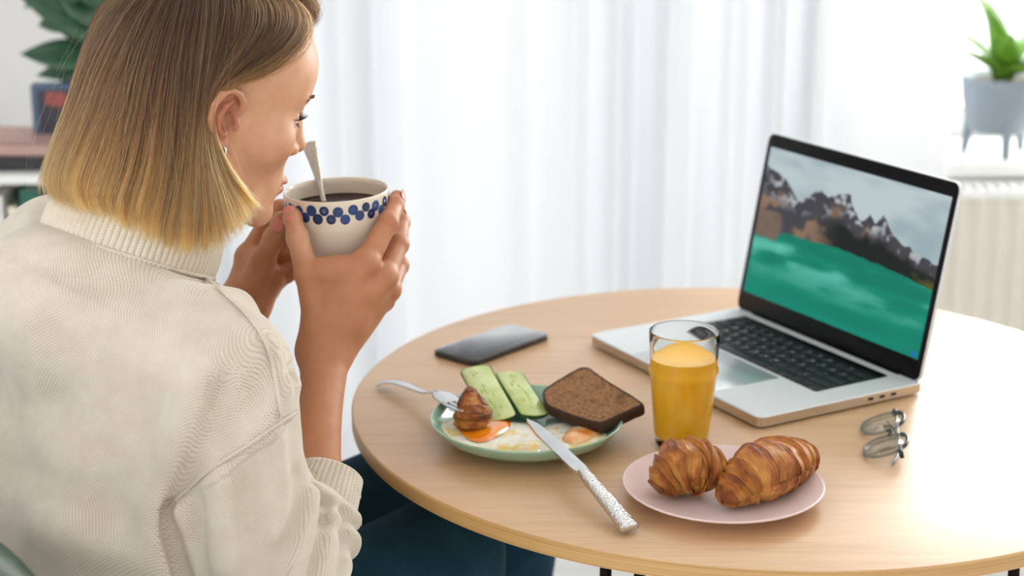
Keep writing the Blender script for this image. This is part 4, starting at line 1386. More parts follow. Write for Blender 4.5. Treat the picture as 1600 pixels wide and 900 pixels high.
def f_arms(p):
    d = cone(p, SR, ER, .046, .036)
    off = np.cross(dirn(ER, WR), dirn(np.zeros(3), np.array([0, 1, 0.]))) ; off /= np.linalg.norm(off)
    m = ER + (WR - ER) * .34
    EF = at(474, 925, 1.60); m = EF + (WR - EF) * .36
    for sg in (-1, 1):
        d = smin(d, chain(p, [(EF, .026), (m + off * sg * .009, .0220), (R_W0 if sg < 0 else R_W1, .0158)], .02), .014)
    d2 = cone(p, SL, EL, .046, .036)
    m = EL + (WL - EL) * .34
    for sg, w in ((-1, L_W0), (1, L_W1)):
        d2 = smin(d2, chain(p, [(EL, .034), (m + off * sg * .010, .028), (w, .0165)], .02), .014)
    return np.minimum(d, d2)
def f_trunk(p):
    d = cone(p, H2W((-28, 0, -38)), T(.005, 0, .005), .056, .060)
    d = smin(d, cone(p, T(.0, -.11, -.07), T(.0, .08, -.12), .050, .050), .03)
    d = smin(d, chain(p, [(T(.0, 0, -.10), .080), (T(-.04, 0, -.24), .098), (T(-.10, 0, -.40), .10)], .04), .04)
    return d
_hb = np.stack([H2W((x, y, z)) for x in (-110, 118) for y in (-98, 98) for z in (-110, 132)])
def box_of(Hd, W): 
    q = np.stack([a for v in Hd.values() for a, r in v] + W); return q.min(0) - .02, q.max(0) + .02
R_head = Region(f_head, _hb.min(0), _hb.max(0))
R_rh = Region(f_rhand, *box_of(R_HAND, [R_W0, R_W1])); R_lh = Region(f_lhand, *box_of(L_HAND, [L_W0, L_W1]))
def f_body(p):
    d = smin(R_head(p), f_trunk(p), .018)
    a = smin(smin(f_arms(p), R_rh(p), .012), R_lh(p), .012)
    return smin(d, a, .012)

SKIN_STEP = .0017
def build_body():
    pts = np.vstack([_hb, [SR, ER, WR, SL, EL, WL], [T(-.2, -.2, -.46), T(.1, .2, -.5), T(-.2, .2, -.5)], np.stack([a for Hd in (R_HAND, L_HAND) for v in Hd.values() for a, r in v])])
    V, Q = surface_nets(f_body, pts.min(0) - .06, pts.max(0) + .06, SKIN_STEP)
    # redness: ears, lips, nose, cheeks, knuckles, finger tips
    q = W2H(V.astype(np.float32)); ay = np.abs(q[:, 1]); s = np.stack([q[:, 0], ay, q[:, 2]], -1)
    g = lambda c, r: np.exp(-(((s - np.array(c)) / np.array(r)) ** 2).sum(-1))
    red = 1.25 * g((-12, 82, 0), (22, 12, 30)) + .5 * g((60, 42, -22), (22, 18, 20)) + .35 * g((107, 0, -20), (9, 12, 9))
    for Hd in (R_HAND, L_HAND):
        for n, v in Hd.items():
            for i, (a, r) in enumerate(v):
                red += (.38 if i in (0, 1) else .30) * np.exp(-((V - a) ** 2).sum(-1) / (.011 ** 2))
    lip = np.maximum(np.exp(-((q[:, 0] - 93) / 9) ** 2 - (q[:, 1] / 18) ** 4 - ((q[:, 2] + 55.2) / 4.6) ** 4), np.exp(-((q[:, 0] - 92) / 9) ** 2 - (q[:, 1] / 16.5) ** 4 - ((q[:, 2] + 64.2) / 5.0) ** 4))
    n = NT('skin')
    a = n.new('ShaderNodeAttribute', attribute_name='blush'); l = n.new('ShaderNodeAttribute', attribute_name='lip')
    v1 = n.noise(n.coords(), 55, 4, .6); v2 = n.noise(n.coords(), 900, 2, .5)
    c = n.ramp(v1, [(0.25, rgb(180, 120, 86)), (0.75, rgb(196, 136, 100))])
    fa = n.new('ShaderNodeAttribute', attribute_name='fair')
    c = n.mix(fa.outputs['Fac'], c, n.ramp(v1, [(0.25, rgb(212, 158, 124)), (0.75, rgb(224, 174, 141))]))
    c = n.mix(n.math('MINIMUM', n.math('MULTIPLY', a.outputs['Fac'], .8), .85), c, rgb(160, 76, 52))
    c = n.mix(l.outputs['Fac'], c, rgb(176, 84, 76))
    n.base(c); n.set(Roughness=.46, Subsurface_Weight=.22, Subsurface_Scale=.006, Specular_IOR_Level=.4)
    n.b.inputs['Subsurface Radius'].default_value = (1.0, .35, .2)
    n.bump(n.math('ADD', n.math('MULTIPLY', v2, .35), n.noise(n.coords(), 260, 3)), .10, .0006)
    return pmesh('body', V, Q, n.m, attrs={'blush': ('FLOAT', np.clip(red, 0, 1)), 'lip': ('FLOAT', np.clip(lip * 1.3, 0, 1)), 'fair': ('FLOAT', sstep(.20, .16, np.linalg.norm(V - HO, axis=1)))})
body = build_body()

# ---- eyes, lashes, brows
Mscl = NT('eye_white'); Mscl.set(Base_Color=rgb(236, 230, 226), Roughness=.1)
Miris = simple('iris', rgb(88, 110, 130), .15, var=.25, scale=400)
Mpup = simple('pupil', rgb(10, 10, 12), .1)
Mlash = simple('lash', rgb(36, 40, 58), .6)
def eyes():
    Rm = Matrix(HR.tolist()).to_4x4()
    for c in EYE:
        e = MB(); bm = bmesh.new(); bmesh.ops.create_uvsphere(bm, u_segments=24, v_segments=16, radius=.0122 * HS)
        cw = Vector(H2W(c))
        gaze = (Vector(H2W((120, c[1] * .9, -12))) - cw).normalized()
        e.bm(bm, Matrix.Translation(cw)); o = pmesh('eyeball', e.v, e.f, Mscl.m)
        for nm, rr, hh, mat in (('iris', .0058, .0111, Miris), ('pupil', .0026, .01225, Mpup)):
            bm = bmesh.new(); bmesh.ops.create_cone(bm, cap_ends=True, segments=24, radius1=rr, radius2=rr * .86, depth=.0012)
            M = Matrix.Translation(cw + gaze * (hh * HS)) @ gaze.to_track_quat('Z', 'Y').to_matrix().to_4x4()
            q = MB().bm(bm, M); pmesh(nm, q.v, q.f, mat, o)
        sg = 1 if c[1] > 0 else -1
        lm = MB(); R = random.Random(3)
        for k in range(26):
            t = k / 25; yy = c[1] + sg * (-9 + 23 * t)
            x0 = c[0] + math.sqrt(max(0, 13.4 ** 2 - (yy - c[1]) ** 2)) * .98; z0 = c[2] + 3.8 - 3.6 * t * t
            Ln = (7 + 2.5 * t) * (0.8 + .3 * R.random())
            pts = [H2W((x0 + Ln * s_ * (.95 - .45 * t), yy + sg * Ln * s_ * (.10 + .75 * t), z0 + Ln * (.05 * s_ + .60 * s_ * s_))) for s_ in (0, .35, .7, 1)]
            lm.tube(pts, [.00028, .00024, .00016, .00005], 5)
            if k % 2 == 0:
                z1 = c[2] - 3.2 + 1.5 * t
                pts = [H2W((x0 + 4.5 * s_ * .6, yy + sg * 4.5 * s_ * .5 * t, z1 - 4.0 * s_)) for s_ in (0, .5, 1)]
                lm.tube(pts, [.0003, .0002, .00005], 4)
        o = pmesh('eyelashes', lm.v, lm.f, Mlash); o['kind'] = 'stuff'
        bmh = MB()
        for k in range(70):
            t = R.random(); yy = c[1] + sg * (-19 + 38 * t) ; zb = c[2] + 21 + 5 * math.sin(min(1, t * 1.25) * PI * .62) - 5 * max(0, t - .7) / .3 + R.uniform(-2.2, 2.2) * (1.1 - .8 * t)
            q0 = np.array([110., yy, zb]); 
            # drop onto the skin along -x
            for _ in range(60):
                dd = float(f_head_mm(q0[None].astype(np.float32))[0])
                if dd < .25: break
                q0[0] -= max(.3, dd * .7)
            pts = [H2W(q0 + np.array([.3, sg * s_ * 6.0, s_ * (2.8 - 4.4 * t)]) + np.array([-.12 * s_ * abs(yy - sg * 12) * .5 if t > .5 else .3 * s_, 0, 0])) for s_ in (0, .5, 1)]
            bmh.tube(pts, [.00024, .0002, .00008], 4)
        o = pmesh('eyebrow', bmh.v, bmh.f, simple('brow_hair', rgb(140, 104, 78), .6)); o['kind'] = 'stuff'
eyes()

# ---- finger nails
Mnail = simple('pink_nail_polish', rgb(232, 146, 134), .2, var=.03)
def nail(tip, prev, face, w=.0062, l=.0085, r=.0085, name='fingernail', push=1.0):
    tip = Vector(tip); prev = Vector(prev); x = (tip - prev).normalized(); z = Vector(face); z = (z - x * z.dot(x)).normalized(); y = z.cross(x)
    v = []; f = []; nu, nv = 9, 9
    for i in range(nu):
        for j in range(nv):
            a = -1 + 2 * i / (nu - 1); b = -1 + 2 * j / (nv - 1)
            sx = a * math.sqrt(1 - b * b * .30); sy = b * math.sqrt(1 - a * a * .30)
            ang = sy * 1.05 * w / r
            v.append(tip + x * (sx * l - .0015) + y * (math.sin(ang) * r) + z * (math.cos(ang) * r * push - .0010 * (sx * .5 + .5) ** 2 * 2))
    for i in range(nu - 1):
        for j in range(nv - 1): f.append((i * nv + j, (i + 1) * nv + j, (i + 1) * nv + j + 1, i * nv + j + 1))
    o = pmesh(name, v, f, Mnail, body); solidify(o, .0007)
cam_dir = lambda p: (Vector((0, 0, CZ)) - Vector(p)).normalized()
for Hd, n_, face in ((R_HAND, 'thumb', (-.15, -1, .25)), (L_HAND, 'thumb', (.05, -1, .3)), (R_HAND, 'index', (.95, -.25, .15)), (R_HAND, 'middle', (.8, .6, .1)), (L_HAND, 'index', (.1, .9, .3)), (L_HAND, 'middle', (.1, 1, 0))):
    v = Hd[n_]
    nail(v[-1][0], v[-2][0] if n_ != 'thumb' else v[-3][0], face, r=v[-1][1] * 1.26)

# ---- earring: small silver hoop
hoop = MB(); ec = np.array([-4.5, -79.5, -31])
hoop.tube([H2W(ec + np.array([2.6 * math.cos(t), -3.4 * math.cos(t), 6.4 * math.sin(t)])) for t in np.linspace(0, 2 * PI, 32, endpoint=False)], .0013 * HS, 10, True)
o = pmesh('earring', hoop.v, hoop.f, M_steel)
# ================================================================== CUP, COFFEE, SPOON
CUPC = at(525.5, 297.5, 1.80)
CUP_R = Matrix.Rotation(math.radians(-2.0), 4, 'Y') @ Matrix.Rotation(math.radians(1.0), 4, 'X')
CUP_PROF = [(0.0553, 0.0), (.0549, -.012), (.0541, -.024), (.0522, -.038), (.0486, -.052), (.0430, -.065), (.0358, -.076), (.0290, -.084), (.0262, -.087), (.0262, -.092)]
def cup():
    root = empty('coffee_cup', CUPC); root.rotation_euler = CUP_R.to_euler()
    tag(root, 'cream bowl cup with a band of blue dots held in both hands', 'cup')
    pm = NT('cream_glaze'); t = pm.noise(pm.coords(), 25, 3); pm.base(pm.ramp(t, [(0.3, rgb(232, 219, 199)), (0.7, rgb(238, 226, 208))])); pm.set(Roughness=.12, Coat_Weight=.4, Coat_Roughness=.05)
    pr = [(a, b) for a, b, _ in spline([(r, z, 0) for r, z in CUP_PROF], 34)]
    inner = [(r - .0030, z + .0028 * min(1, -z / .03)) for r, z in pr if z > -.083]
    prof = [(0, -.089), (.024, -.089), (.0245, -.092)] + pr[::-1] + [(.0550, .0008), (.0542, .0014), (.0530, .0010)] + inner[1:] + [(.012, -.083), (0, -.083)]
    b = MB().lathe(prof, 96, False, False).build('cup_body', pm.m, root)
    R = random.Random(11)
    R_of = lambda z: float(np.interp(-z, [-z_ for r, z_ in CUP_PROF], [r for r, z_ in CUP_PROF]))
    N = 48
    Md = [simple('blue_print', c, .15, var=.12, scale=120) for c in (rgb(26, 44, 92), rgb(38, 66, 120), rgb(58, 92, 142))]
    for k in range(N):
        a = 2 * PI * k / N + R.uniform(-.024, .024)
        z = (-.0092 if k % 2 else -.0168) + R.uniform(-.0014, .0014)
        rd = R.uniform(.0048, .0057)
        v = []; f = []
        for ring in (0, .5, 1):
            for j in range(20):
                t = 2 * PI * j / 20
                zz = z + ring * rd * math.sin(t) * 1.05; aa = a + ring * rd * math.cos(t) / .054
                rr = R_of(zz) + .00012 + .00004 * (k % 3)
                v.append((rr * math.cos(aa), rr * math.sin(aa), zz))
        for ring in (0, 1):
            for j in range(20):
                j2 = (j + 1) % 20; f.append((ring * 20 + j, (ring + 1) * 20 + j, (ring + 1) * 20 + j2, ring * 20 + j2))
        f.append(tuple(range(20)))
        MB().add(v, f).build('blue_dot', Md[R.choice((0, 1, 1, 2))], root)
    cm = NT('black_coffee'); cm.set(Base_Color=rgb(58, 34, 20), Roughness=.06, Specular_IOR_Level=.16)
    MB().lathe([(0, -.016), (.0505, -.016), (.0509, -.0154)], 64, False, False).build('coffee', cm.m, root)
cup()
def spoon():
    # built standing in the coffee, leaning on the far left rim
    pts = [at(514, 352, 1.812), at(508, 325, 1.822), at(502, 300, 1.832), at(497, 276, 1.840), at(490, 250, 1.850), at(485, 232, 1.856), at(483, 223, 1.859)]
    org = pts[0]
    root = empty('teaspoon', org); tag(root, 'hammered steel teaspoon standing in the coffee cup', 'spoon')
    c = spline(pts, 40)
    hw = np.interp(np.linspace(0, 1, 40), [0, .35, .5, .8, .94, .98, 1], [.0030, .0030, .0042, .0076, .0084, .0070, .004])
    nrm = Vector((-.25, -1, .25))
    m = MB(); v = []; f = []
    for i, p in enumerate(c):
        t = Vector(c[min(i + 1, 39)] - c[max(i - 1, 0)]).normalized(); s = nrm.cross(t).normalized(); n = t.cross(s)
        for k in range(14):
            a = 2 * PI * k / 14; v.append(Vector(p - org) + s * (hw[i] * math.cos(a)) + n * (.0022 * math.sin(a)))
    for i in range(39):
        for k in range(14): k2 = (k + 1) % 14; f.append((i * 14 + k, (i + 1) * 14 + k, (i + 1) * 14 + k2, i * 14 + k2))
    f.append(tuple(range(14))); f.append(tuple(39 * 14 + k for k in range(13, -1, -1)))
    sm = NT('satin_hammered'); vr = sm.new('ShaderNodeTexVoronoi'); sm.link(sm.coords(), vr.inputs['Vector']); vr.inputs['Scale'].default_value = 500
    sm.set(Base_Color=rgb(188, 180, 166), Metallic=1.0, Roughness=.34); sm.bump(vr.outputs['Distance'], .8, .001)
    m.add(v, f).build('handle', sm.m, root)
    bm = bmesh.new(); bmesh.ops.create_uvsphere(bm, u_segments=20, v_segments=12, radius=1)
    t = Vector(c[1] - c[0]).normalized(); s = nrm.cross(t).normalized(); n = t.cross(s)
    M = Matrix((s, t, n)).transposed().to_4x4() @ Matrix.Diagonal((.012, .016, .003, 1)); M.translation = -t * .012
    MB().bm(bm, M).build('bowl', sm.m, root)
spoon()
# ================================================================== SWEATER
# neck opening: centre and axis of the collar
COLC = at(208, 352, 1.668)
lean = math.radians(24)
CZX = TUP * math.cos(lean) + TF * math.sin(lean); CFX = TF * math.cos(lean) - TUP * math.sin(lean)
RUP = [(SR, .060), (at(356, 675, 1.575), .063), (at(386, 800, 1.588), .062), (ER, .066)]
RFO = [(ER, .066), (at(460, 868, 1.622), .051), (at(486, 818, 1.642), .0420), (at(500, 786, 1.653), .0335)]
LUP = [(SL, .066), (SL + (EL - SL) * .5, .066), (EL, .064)]
LFO = [(EL, .064), (EL + (WL - EL) * .35, .050), (EL + (WL - EL) * .48, .036)]
TRAP_R = [(T(-.012, .02, -.090), .056), (at(276, 532, 1.615), .055), (SR, .056)]
def f_torso(p):
    d = None
    for sg in (-1, 1):
        q = chain(p, [(T(-.015, sg * .060, -.105), .098), (T(-.060, sg * .066, -.26), .118), (T(-.115, sg * .070, -.45), .132)], .05)
        d = q if d is None else smin(d, q, .06)
        tr = chain(p, [(T(-.012, -.03, -.055), .058), (T(-.005, -.10, -.045), .060), (SL, .062)] if sg < 0 else TRAP_R, .03)
        d = smin(d, tr, .04)
    return d
def f_sweater0(p):
    d = f_torso(p)
    d = smin(d, chain(p, RUP, .02), .030)
    d = smin(d, chain(p, RFO, .02), .012)
    d = smin(d, chain(p, LUP, .02), .030)
    d = smin(d, chain(p, LFO, .02), .02)
    d = smin(d, cone(p, COLC - CZX * .085 - CFX * .01, COLC - CZX * .030, .112, .086), .03)
    q = p - COLC.astype(np.float32)                                       # the neckline: the knit ends under the collar
    zc = q @ CZX.astype(np.float32); rc = np.sqrt(np.maximum((q * q).sum(-1) - zc * zc, 0))
    lim = -.027 - .24 * (rc - .085) + .9 * np.maximum(rc - .105, 0)
    return smax(d, (zc - lim) * .8, .018)
SW_LO = np.minimum.reduce([a - r for a, r in RUP + RFO + LUP + LFO] + [T(-.30, -.25, -.62), T(-.30, .25, -.62)]) - .02
SW_HI = np.maximum.reduce([a + r for a, r in RUP + RFO + LUP + LFO] + [T(.15, -.25, .08), T(.15, .25, .08)]) + .02
def hits(pts, f=f_sweater0): return ray_hits(f, pts)
FOLDS = [  # pixel line on the sweater, height of the ridge (m), half width (m)
    ([(256, 796), (266, 840), (284, 905)], -.019, .0080),
    ([(232, 800), (244, 850), (262, 905)], .009, .013),
    ([(282, 800), (296, 850), (312, 905)], .006, .012),
    ([(322, 574), (296, 636), (268, 720), (250, 790)], .0085, .016),
    ([(346, 606), (334, 660), (304, 726), (268, 782)], -.0085, .0105),
    ([(420, 560), (398, 625), (352, 705)], -.0050, .015),
    ([(446, 600), (420, 640), (380, 690)], .0040, .012),
    ([(436, 512), (450, 545), (456, 592)], -.0036, .0080),
    ([(450, 515), (462, 548), (466, 600)], .0024, .009),
    ([(20, 408), (120, 432), (230, 452)], -.0035, .020),
    ([(60, 470), (150, 500), (240, 560)], .0030, .026),
    ([(90, 640), (150, 700), (170, 800)], -.0035, .026),
    ([(60, 820), (130, 850), (220, 870)], .0040, .020),
    ([(20, 720), (110, 770), (200, 790)], -.0030, .018),
    ([(474, 742), (470, 795), (448, 850), (430, 905)], -.0170, .0085),
    ([(492, 772), (484, 822), (466, 880), (456, 912)], .0070, .0080),
    ([(506, 782), (500, 832), (486, 900)], -.0075, .0062),
    ([(522, 790), (518, 840), (508, 905)], .0060, .0075),
    ([(534, 796), (534, 850), (530, 905)], -.0060, .0060),
    ([(352, 752), (342, 812), (346, 880)], .0060, .014),
    ([(392, 740), (394, 810), (402, 890)], -.0050, .014),
    ([(432, 690), (440, 760), (432, 830)], .0050, .012),
    ([(310, 790), (308, 840), (318, 900)], -.0040, .011)]
FOLD3 = [(np.array(hits(pl)), a, w) for pl, a, w in FOLDS]
_fa = dirn(ER, WR)
def f_sweater(p):
    d = f_sweater0(p)
    m = np.abs(d) < .05
    if not m.any(): return d
    q = p[m].astype(float); e = np.zeros(len(q))
    for pl, a, w in FOLD3:
        lo, hi = pl.min(0) - 3 * w, pl.max(0) + 3 * w
        k = ((q > lo) & (q < hi)).all(1)
        if k.any():
            s = polydist(q[k].astype(np.float32), spline(pl, 14).astype(np.float32))
            e[k] += a * np.exp(-(s / w) ** 2)
    e += .0030 * vnoise(q[:, 0] * 11, q[:, 1] * 11, q[:, 2] * 11) + .0012 * vnoise(q[:, 0] * 27, q[:, 1] * 27 + 5, q[:, 2] * 22)
    s = (q - ER) @ _fa
    ring = np.sin(s / .0046 + 2.2 * vnoise(q[:, 0] * 30, q[:, 1] * 30, q[:, 2] * 30) + 2 * q[:, 0] / .05)
    df = chain(q.astype(np.float32), RFO, .02)
    e += .0022 * ring * sstep(.03, .0, df) * sstep(.02, .06, s) * sstep(.205, .16, s)
    d = d.copy(); d[m] -= e.astype(np.float32) * 2.1
    return d
# seam lines on the surface
SEAM_SH = [(284, 410), (318, 434), (354, 463), (388, 496), (412, 532), (426, 572), (434, 616), (439, 654)]
SEAM_AH = [(464, 643), (440, 658), (392, 692), (332, 733), (290, 768), (256, 800)]
_p1, _p2 = ray_hit(f_sweater0, 464, 645), ray_hit(f_sweater0, 258, 797)
_e = dirn(_p1, _p2); _ax = dirn(SR, ER); _n = _ax - _e * (_ax @ _e); _n /= np.linalg.norm(_n)
SW_U, SW_V = .0025, .0029
def knit_uv(V):
    q = V - NB; f = q @ TF; r = q @ TRt; z = q[:, 2]
    u = r; v = z * .84 + f * .54
    def cyl(a, b, rad):
        x = dirn(a, b); w = V - a; al = w @ x; y = np.cross(x, [0, 0, 1.]); 
        if np.linalg.norm(y) < .3: y = np.cross(x, [0, 1., 0])
        y /= np.linalg.norm(y); z_ = np.cross(x, y)
        return np.arctan2(w @ y, w @ z_) * rad, al
    us, vs = cyl(SR, ER, .068)
    P = V.astype(np.float32)
    sl = ((V - _p1) @ _n > 0) & (chain(P, RUP, .02) < f_torso(P) + .004)
    fo = sl & (chain(P, RFO, .01) + .006 < chain(P, RUP, .01))
    uf, vf = cyl(ER, WR, .05)
    u = np.where(fo, uf, np.where(sl, us, u)); v = np.where(fo, vf, np.where(sl, vs, v))
    ll = (r < -.2); ul, vl = cyl(SL, EL, .066)
    u = np.where(ll, ul, u); v = np.where(ll, vl, v)
    fade = np.where((V - _p1) @ _n > -.004, sstep(.0015, .010, np.abs(chain(P, RUP, .02) - f_torso(P) - .004)), 1.0)
    fade = np.minimum(fade, np.where(sl, sstep(.0015, .009, np.abs(chain(P, RFO, .01) + .006 - chain(P, RUP, .01))), 1.0))
    jx, jy = vnoise(V[:, 0] * 130, V[:, 1] * 130, V[:, 2] * 130), vnoise(V[:, 0] * 130 + 40, V[:, 1] * 130, V[:, 2] * 130)
    return np.stack([u / SW_U + .14 * jx, v / SW_V + .14 * jy, fade], -1)
def knit_mat(name, rib=False):
    n = NT(name)
    at_ = n.new('ShaderNodeAttribute', attribute_name='knit'); sp = n.new('ShaderNodeSeparateXYZ'); n.link(at_.outputs['Vector'], sp.inputs[0])
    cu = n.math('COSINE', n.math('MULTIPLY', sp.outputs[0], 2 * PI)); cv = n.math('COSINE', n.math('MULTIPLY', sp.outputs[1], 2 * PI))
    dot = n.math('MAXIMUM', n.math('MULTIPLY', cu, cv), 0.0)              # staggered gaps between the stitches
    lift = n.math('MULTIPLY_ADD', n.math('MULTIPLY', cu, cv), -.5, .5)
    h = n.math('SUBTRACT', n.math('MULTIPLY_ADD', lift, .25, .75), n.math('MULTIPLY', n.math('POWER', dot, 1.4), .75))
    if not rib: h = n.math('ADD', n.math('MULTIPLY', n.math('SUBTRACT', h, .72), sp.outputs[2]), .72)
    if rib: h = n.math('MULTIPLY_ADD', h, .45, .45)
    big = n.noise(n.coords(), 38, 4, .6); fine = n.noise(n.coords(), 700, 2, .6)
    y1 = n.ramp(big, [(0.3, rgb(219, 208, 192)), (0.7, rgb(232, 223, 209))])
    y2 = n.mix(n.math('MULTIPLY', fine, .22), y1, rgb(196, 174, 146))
    y3 = n.mix(n.math('MULTIPLY', n.math('SUBTRACT', 1.0, h), .58), y2, rgb(150, 120, 90))  # shade in the stitch gaps put into the yarn colour
    n.base(y3)
    n.set(Roughness=.95, Specular_IOR_Level=.15, Sheen_Weight=.35, Sheen_Roughness=.5)
    n.bump(n.math('ADD', h, n.math('MULTIPLY', fine, .35)), .5, .0010)
    return n.m
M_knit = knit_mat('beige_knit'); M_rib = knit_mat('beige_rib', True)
V, Q = surface_nets(f_sweater, SW_LO, SW_HI, .0032, slack=2.4)
# open the neck and the right cuff end: drop faces inside the collar ring / past the cuff
CUFF_C = at(514, 745, 1.668); CUFF_X = dirn(at(492, 806, 1.645), at(513, 745, 1.669))
Fc = V[Q].mean(1)
_f32 = Fc.astype(np.float32)
keep = ~(((Fc - CUFF_C) @ CUFF_X > -.012) & (np.linalg.norm(Fc - CUFF_C, axis=1) < .045) & (chain(_f32, RFO, .02) + .004 < chain(_f32, RUP, .02)))
dq = Fc - COLC
keep &= ~((np.hypot(dq @ CFX, dq @ TRt) < .066) & (dq @ CZX > -.03))
Q = Q[keep]; used = np.unique(Q); remap = -np.ones(len(V), int); remap[used] = np.arange(len(used)); V = V[used]; Q = remap[Q]
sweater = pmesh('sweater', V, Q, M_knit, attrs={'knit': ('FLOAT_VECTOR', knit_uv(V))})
sweater['label'] = 'beige knitted pullover'

def seam(pix, rad, name='seam'):
    P = hits(spline([(a, b, 0) for a, b in pix], 160)[:, :2], f_sweater)
    kk = np.ones(15) / 15; P = np.stack([np.convolve(np.pad(P[:, i], 7, mode='edge'), kk, 'valid') for i in range(3)], 1)[::2]
    N = grad(f_sweater, P); m_ = len(P)
    mb = MB(); mb.tube([p + n * rad * .62 for p, n in zip(P, N)], rad, 8)
    V = np.array(mb.v)
    k = np.repeat(np.arange(m_), 8)
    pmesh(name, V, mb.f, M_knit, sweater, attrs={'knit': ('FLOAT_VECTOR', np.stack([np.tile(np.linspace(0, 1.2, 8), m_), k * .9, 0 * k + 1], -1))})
seam(SEAM_SH, .0020); seam(SEAM_AH, .0018)

# ---- folded rib collar
def rib_loft(name, rings, nrib, amp, parent, vs, closed=True, na=None):
    """rings: list of (centre, ex, ey, rx, ry); ribs run along the rings' normal"""
    na = na or nrib * 8
    V = []; K = []
    th = np.linspace(0, 2 * PI, na, endpoint=False)
    rb = amp * np.abs(np.sin(th * nrib / 2)) ** .7
    for i, (c, ex, ey, rx, ry, sg) in enumerate(rings):
        V.append(c + np.outer(np.cos(th) * (rx + sg * rb), ex) + np.outer(np.sin(th) * (ry + sg * rb), ey))
        K.append(np.stack([th * nrib / (2 * PI), np.full(na, vs[i] / .0030), 0 * th], -1))
    V = np.vstack(V); K = np.vstack(K); m = len(rings)
    i, j = np.meshgrid(np.arange(m - 1), np.arange(na), indexing='ij'); j2 = (j + 1) % na
    F = np.stack([(i * na + j).ravel(), (i * na + j2).ravel(), ((i + 1) * na + j2).ravel(), ((i + 1) * na + j).ravel()], 1)
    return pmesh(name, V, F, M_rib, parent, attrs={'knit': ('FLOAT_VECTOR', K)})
def collar():
    prof = [(-.036, .0830), (-.026, .0840), (-.018, .0850), (-.010, .0865), (.002, .0865), (.014, .0850), (.026, .0825), (.036, .0800), (.043, .0775), (.0465, .0745), (.0455, .0705), (.040, .0685), (.025, .068), (.005, .069), (-.015, .070)]
    z = [p[0] for p in prof]; pr = spline([(a, b, 0) for a, b in prof], 44)
    s = 0; rings = []; vs = []
    for k, (a, b, _) in enumerate(pr):
        c = COLC + CZX * (a - .012) + CFX * (.004 + a * .06)
        if k: s += math.hypot(a - pr[k - 1][0], b - pr[k - 1][1])
        sg = 1 if k < 29 else -1 if k > 34 else 0
        rings.append((c, TRt, CFX, b * 1.0, b * .98, sg)); vs.append(s)
    rib_loft('collar', rings, 88, .0016, sweater, vs)
    # rolled seam where the collar joins
    mb = MB(); P = []
    for t in np.linspace(0, 2 * PI, 90, endpoint=False):
        P.append(COLC + CZX * -.026 + TRt * (.0872 * math.cos(t)) + CFX * (.0860 * math.sin(t) + .003))
    mb.tube(P, .0022, 8, True); k = np.repeat(np.arange(90), 8)
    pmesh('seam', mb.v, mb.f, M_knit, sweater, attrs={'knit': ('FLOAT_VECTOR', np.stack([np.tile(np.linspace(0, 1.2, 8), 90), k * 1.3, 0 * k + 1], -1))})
collar()
def cuff():
    x = CUFF_X; y = np.cross(x, [0, 0, 1.]); y /= np.linalg.norm(y); w = np.cross(x, y)
    pr = spline([(-.052, .0385, 0), (-.036, .0380, 0), (-.018, .0362, 0), (-.004, .0345, 0), (.0035, .0334, 0), (.0050, .0305, 0), (.002, .0285, 0), (-.012, .0280, 0), (-.025, .0285, 0)], 36)
    rings = []; vs = []; s = 0
    for k, (a, b, _) in enumerate(pr):
        if k: s += math.hypot(a - pr[k - 1][0], b - pr[k - 1][1])
        sg = 1 if k < 18 else 0 if k < 23 else -1
        rings.append((CUFF_C + x * a, y, w, b * .96, b * .86, sg)); vs.append(s)
    rib_loft('cuff', rings, 40, .0015, sweater, vs)
cuff()

# ================================================================== TROUSERS
KR, KL = np.array([-.08, 1.74, .598]), np.array([.0, 2.05, .600])
HRp = T(-.115, .085, -.47); HLp = T(-.09, -.085, -.47)
FR = np.array([KR[0] - .02, KR[1] + .02, .09]); FL = np.array([KL[0] - .02, KL[1] + .03, .09])
def f_trousers(p):
    d = cone(p, HRp, HLp, .115, .115)
    d = smin(d, chain(p, [(HRp, .105), (KR, .068)], .02), .04)
    d = smin(d, chain(p, [(HLp, .105), (KL, .068)], .02), .03)
    d = smin(d, cone(p, KR, FR, .066, .048), .03)
    d = smin(d, cone(p, KL, FL, .066, .048), .03)
    q = p.astype(float)
    return d + (.003 * vnoise(q[:, 0] * 14, q[:, 1] * 14, q[:, 2] * 14) + .0016 * vnoise(q[:, 0] * 40, q[:, 1] * 22, q[:, 2] * 40)).astype(np.float32)
_pp = np.stack([HRp, HLp, KR, KL, FR, FL])
V, Q = surface_nets(f_trousers, _pp.min(0) - .15, _pp.max(0) + .12, .006)
dn = NT('dark_teal_cord'); _t = dn.noise(dn.coords(), 26, 4, .6); _t2 = dn.noise(dn.coords(), 900, 2)
dn.base(dn.mix(dn.math('MULTIPLY', _t2, .5), dn.ramp(_t, [(0.3, rgb(18, 44, 58)), (0.7, rgb(28, 60, 76))]), rgb(40, 74, 90))); dn.set(Roughness=.9, Specular_IOR_Level=.1); dn.bump(_t2, .4, .001)
tro = pmesh('trousers', V, Q, dn.m); tro['label'] = 'dark teal trousers'
Msh = simple('dark_shoe', rgb(40, 38, 38), .5)
for Fp in (FR, FL):
    bm = bmesh.new(); bmesh.ops.create_uvsphere(bm, u_segments=24, v_segments=14, radius=1)
    for v_ in bm.verts:
        v_.co = Vector((v_.co.x * .125 + .07, v_.co.y * .045, max(-.048, v_.co.z * .065 * (1.0 if v_.co.x < 0 else 1 - .4 * v_.co.x))))
    q = MB().bm(bm, Matrix.Translation(Vector((Fp[0], Fp[1], .048))) @ Matrix.Rotation(.45, 4, 'Z'))
    pmesh('shoe', q.v, q.f, Msh)

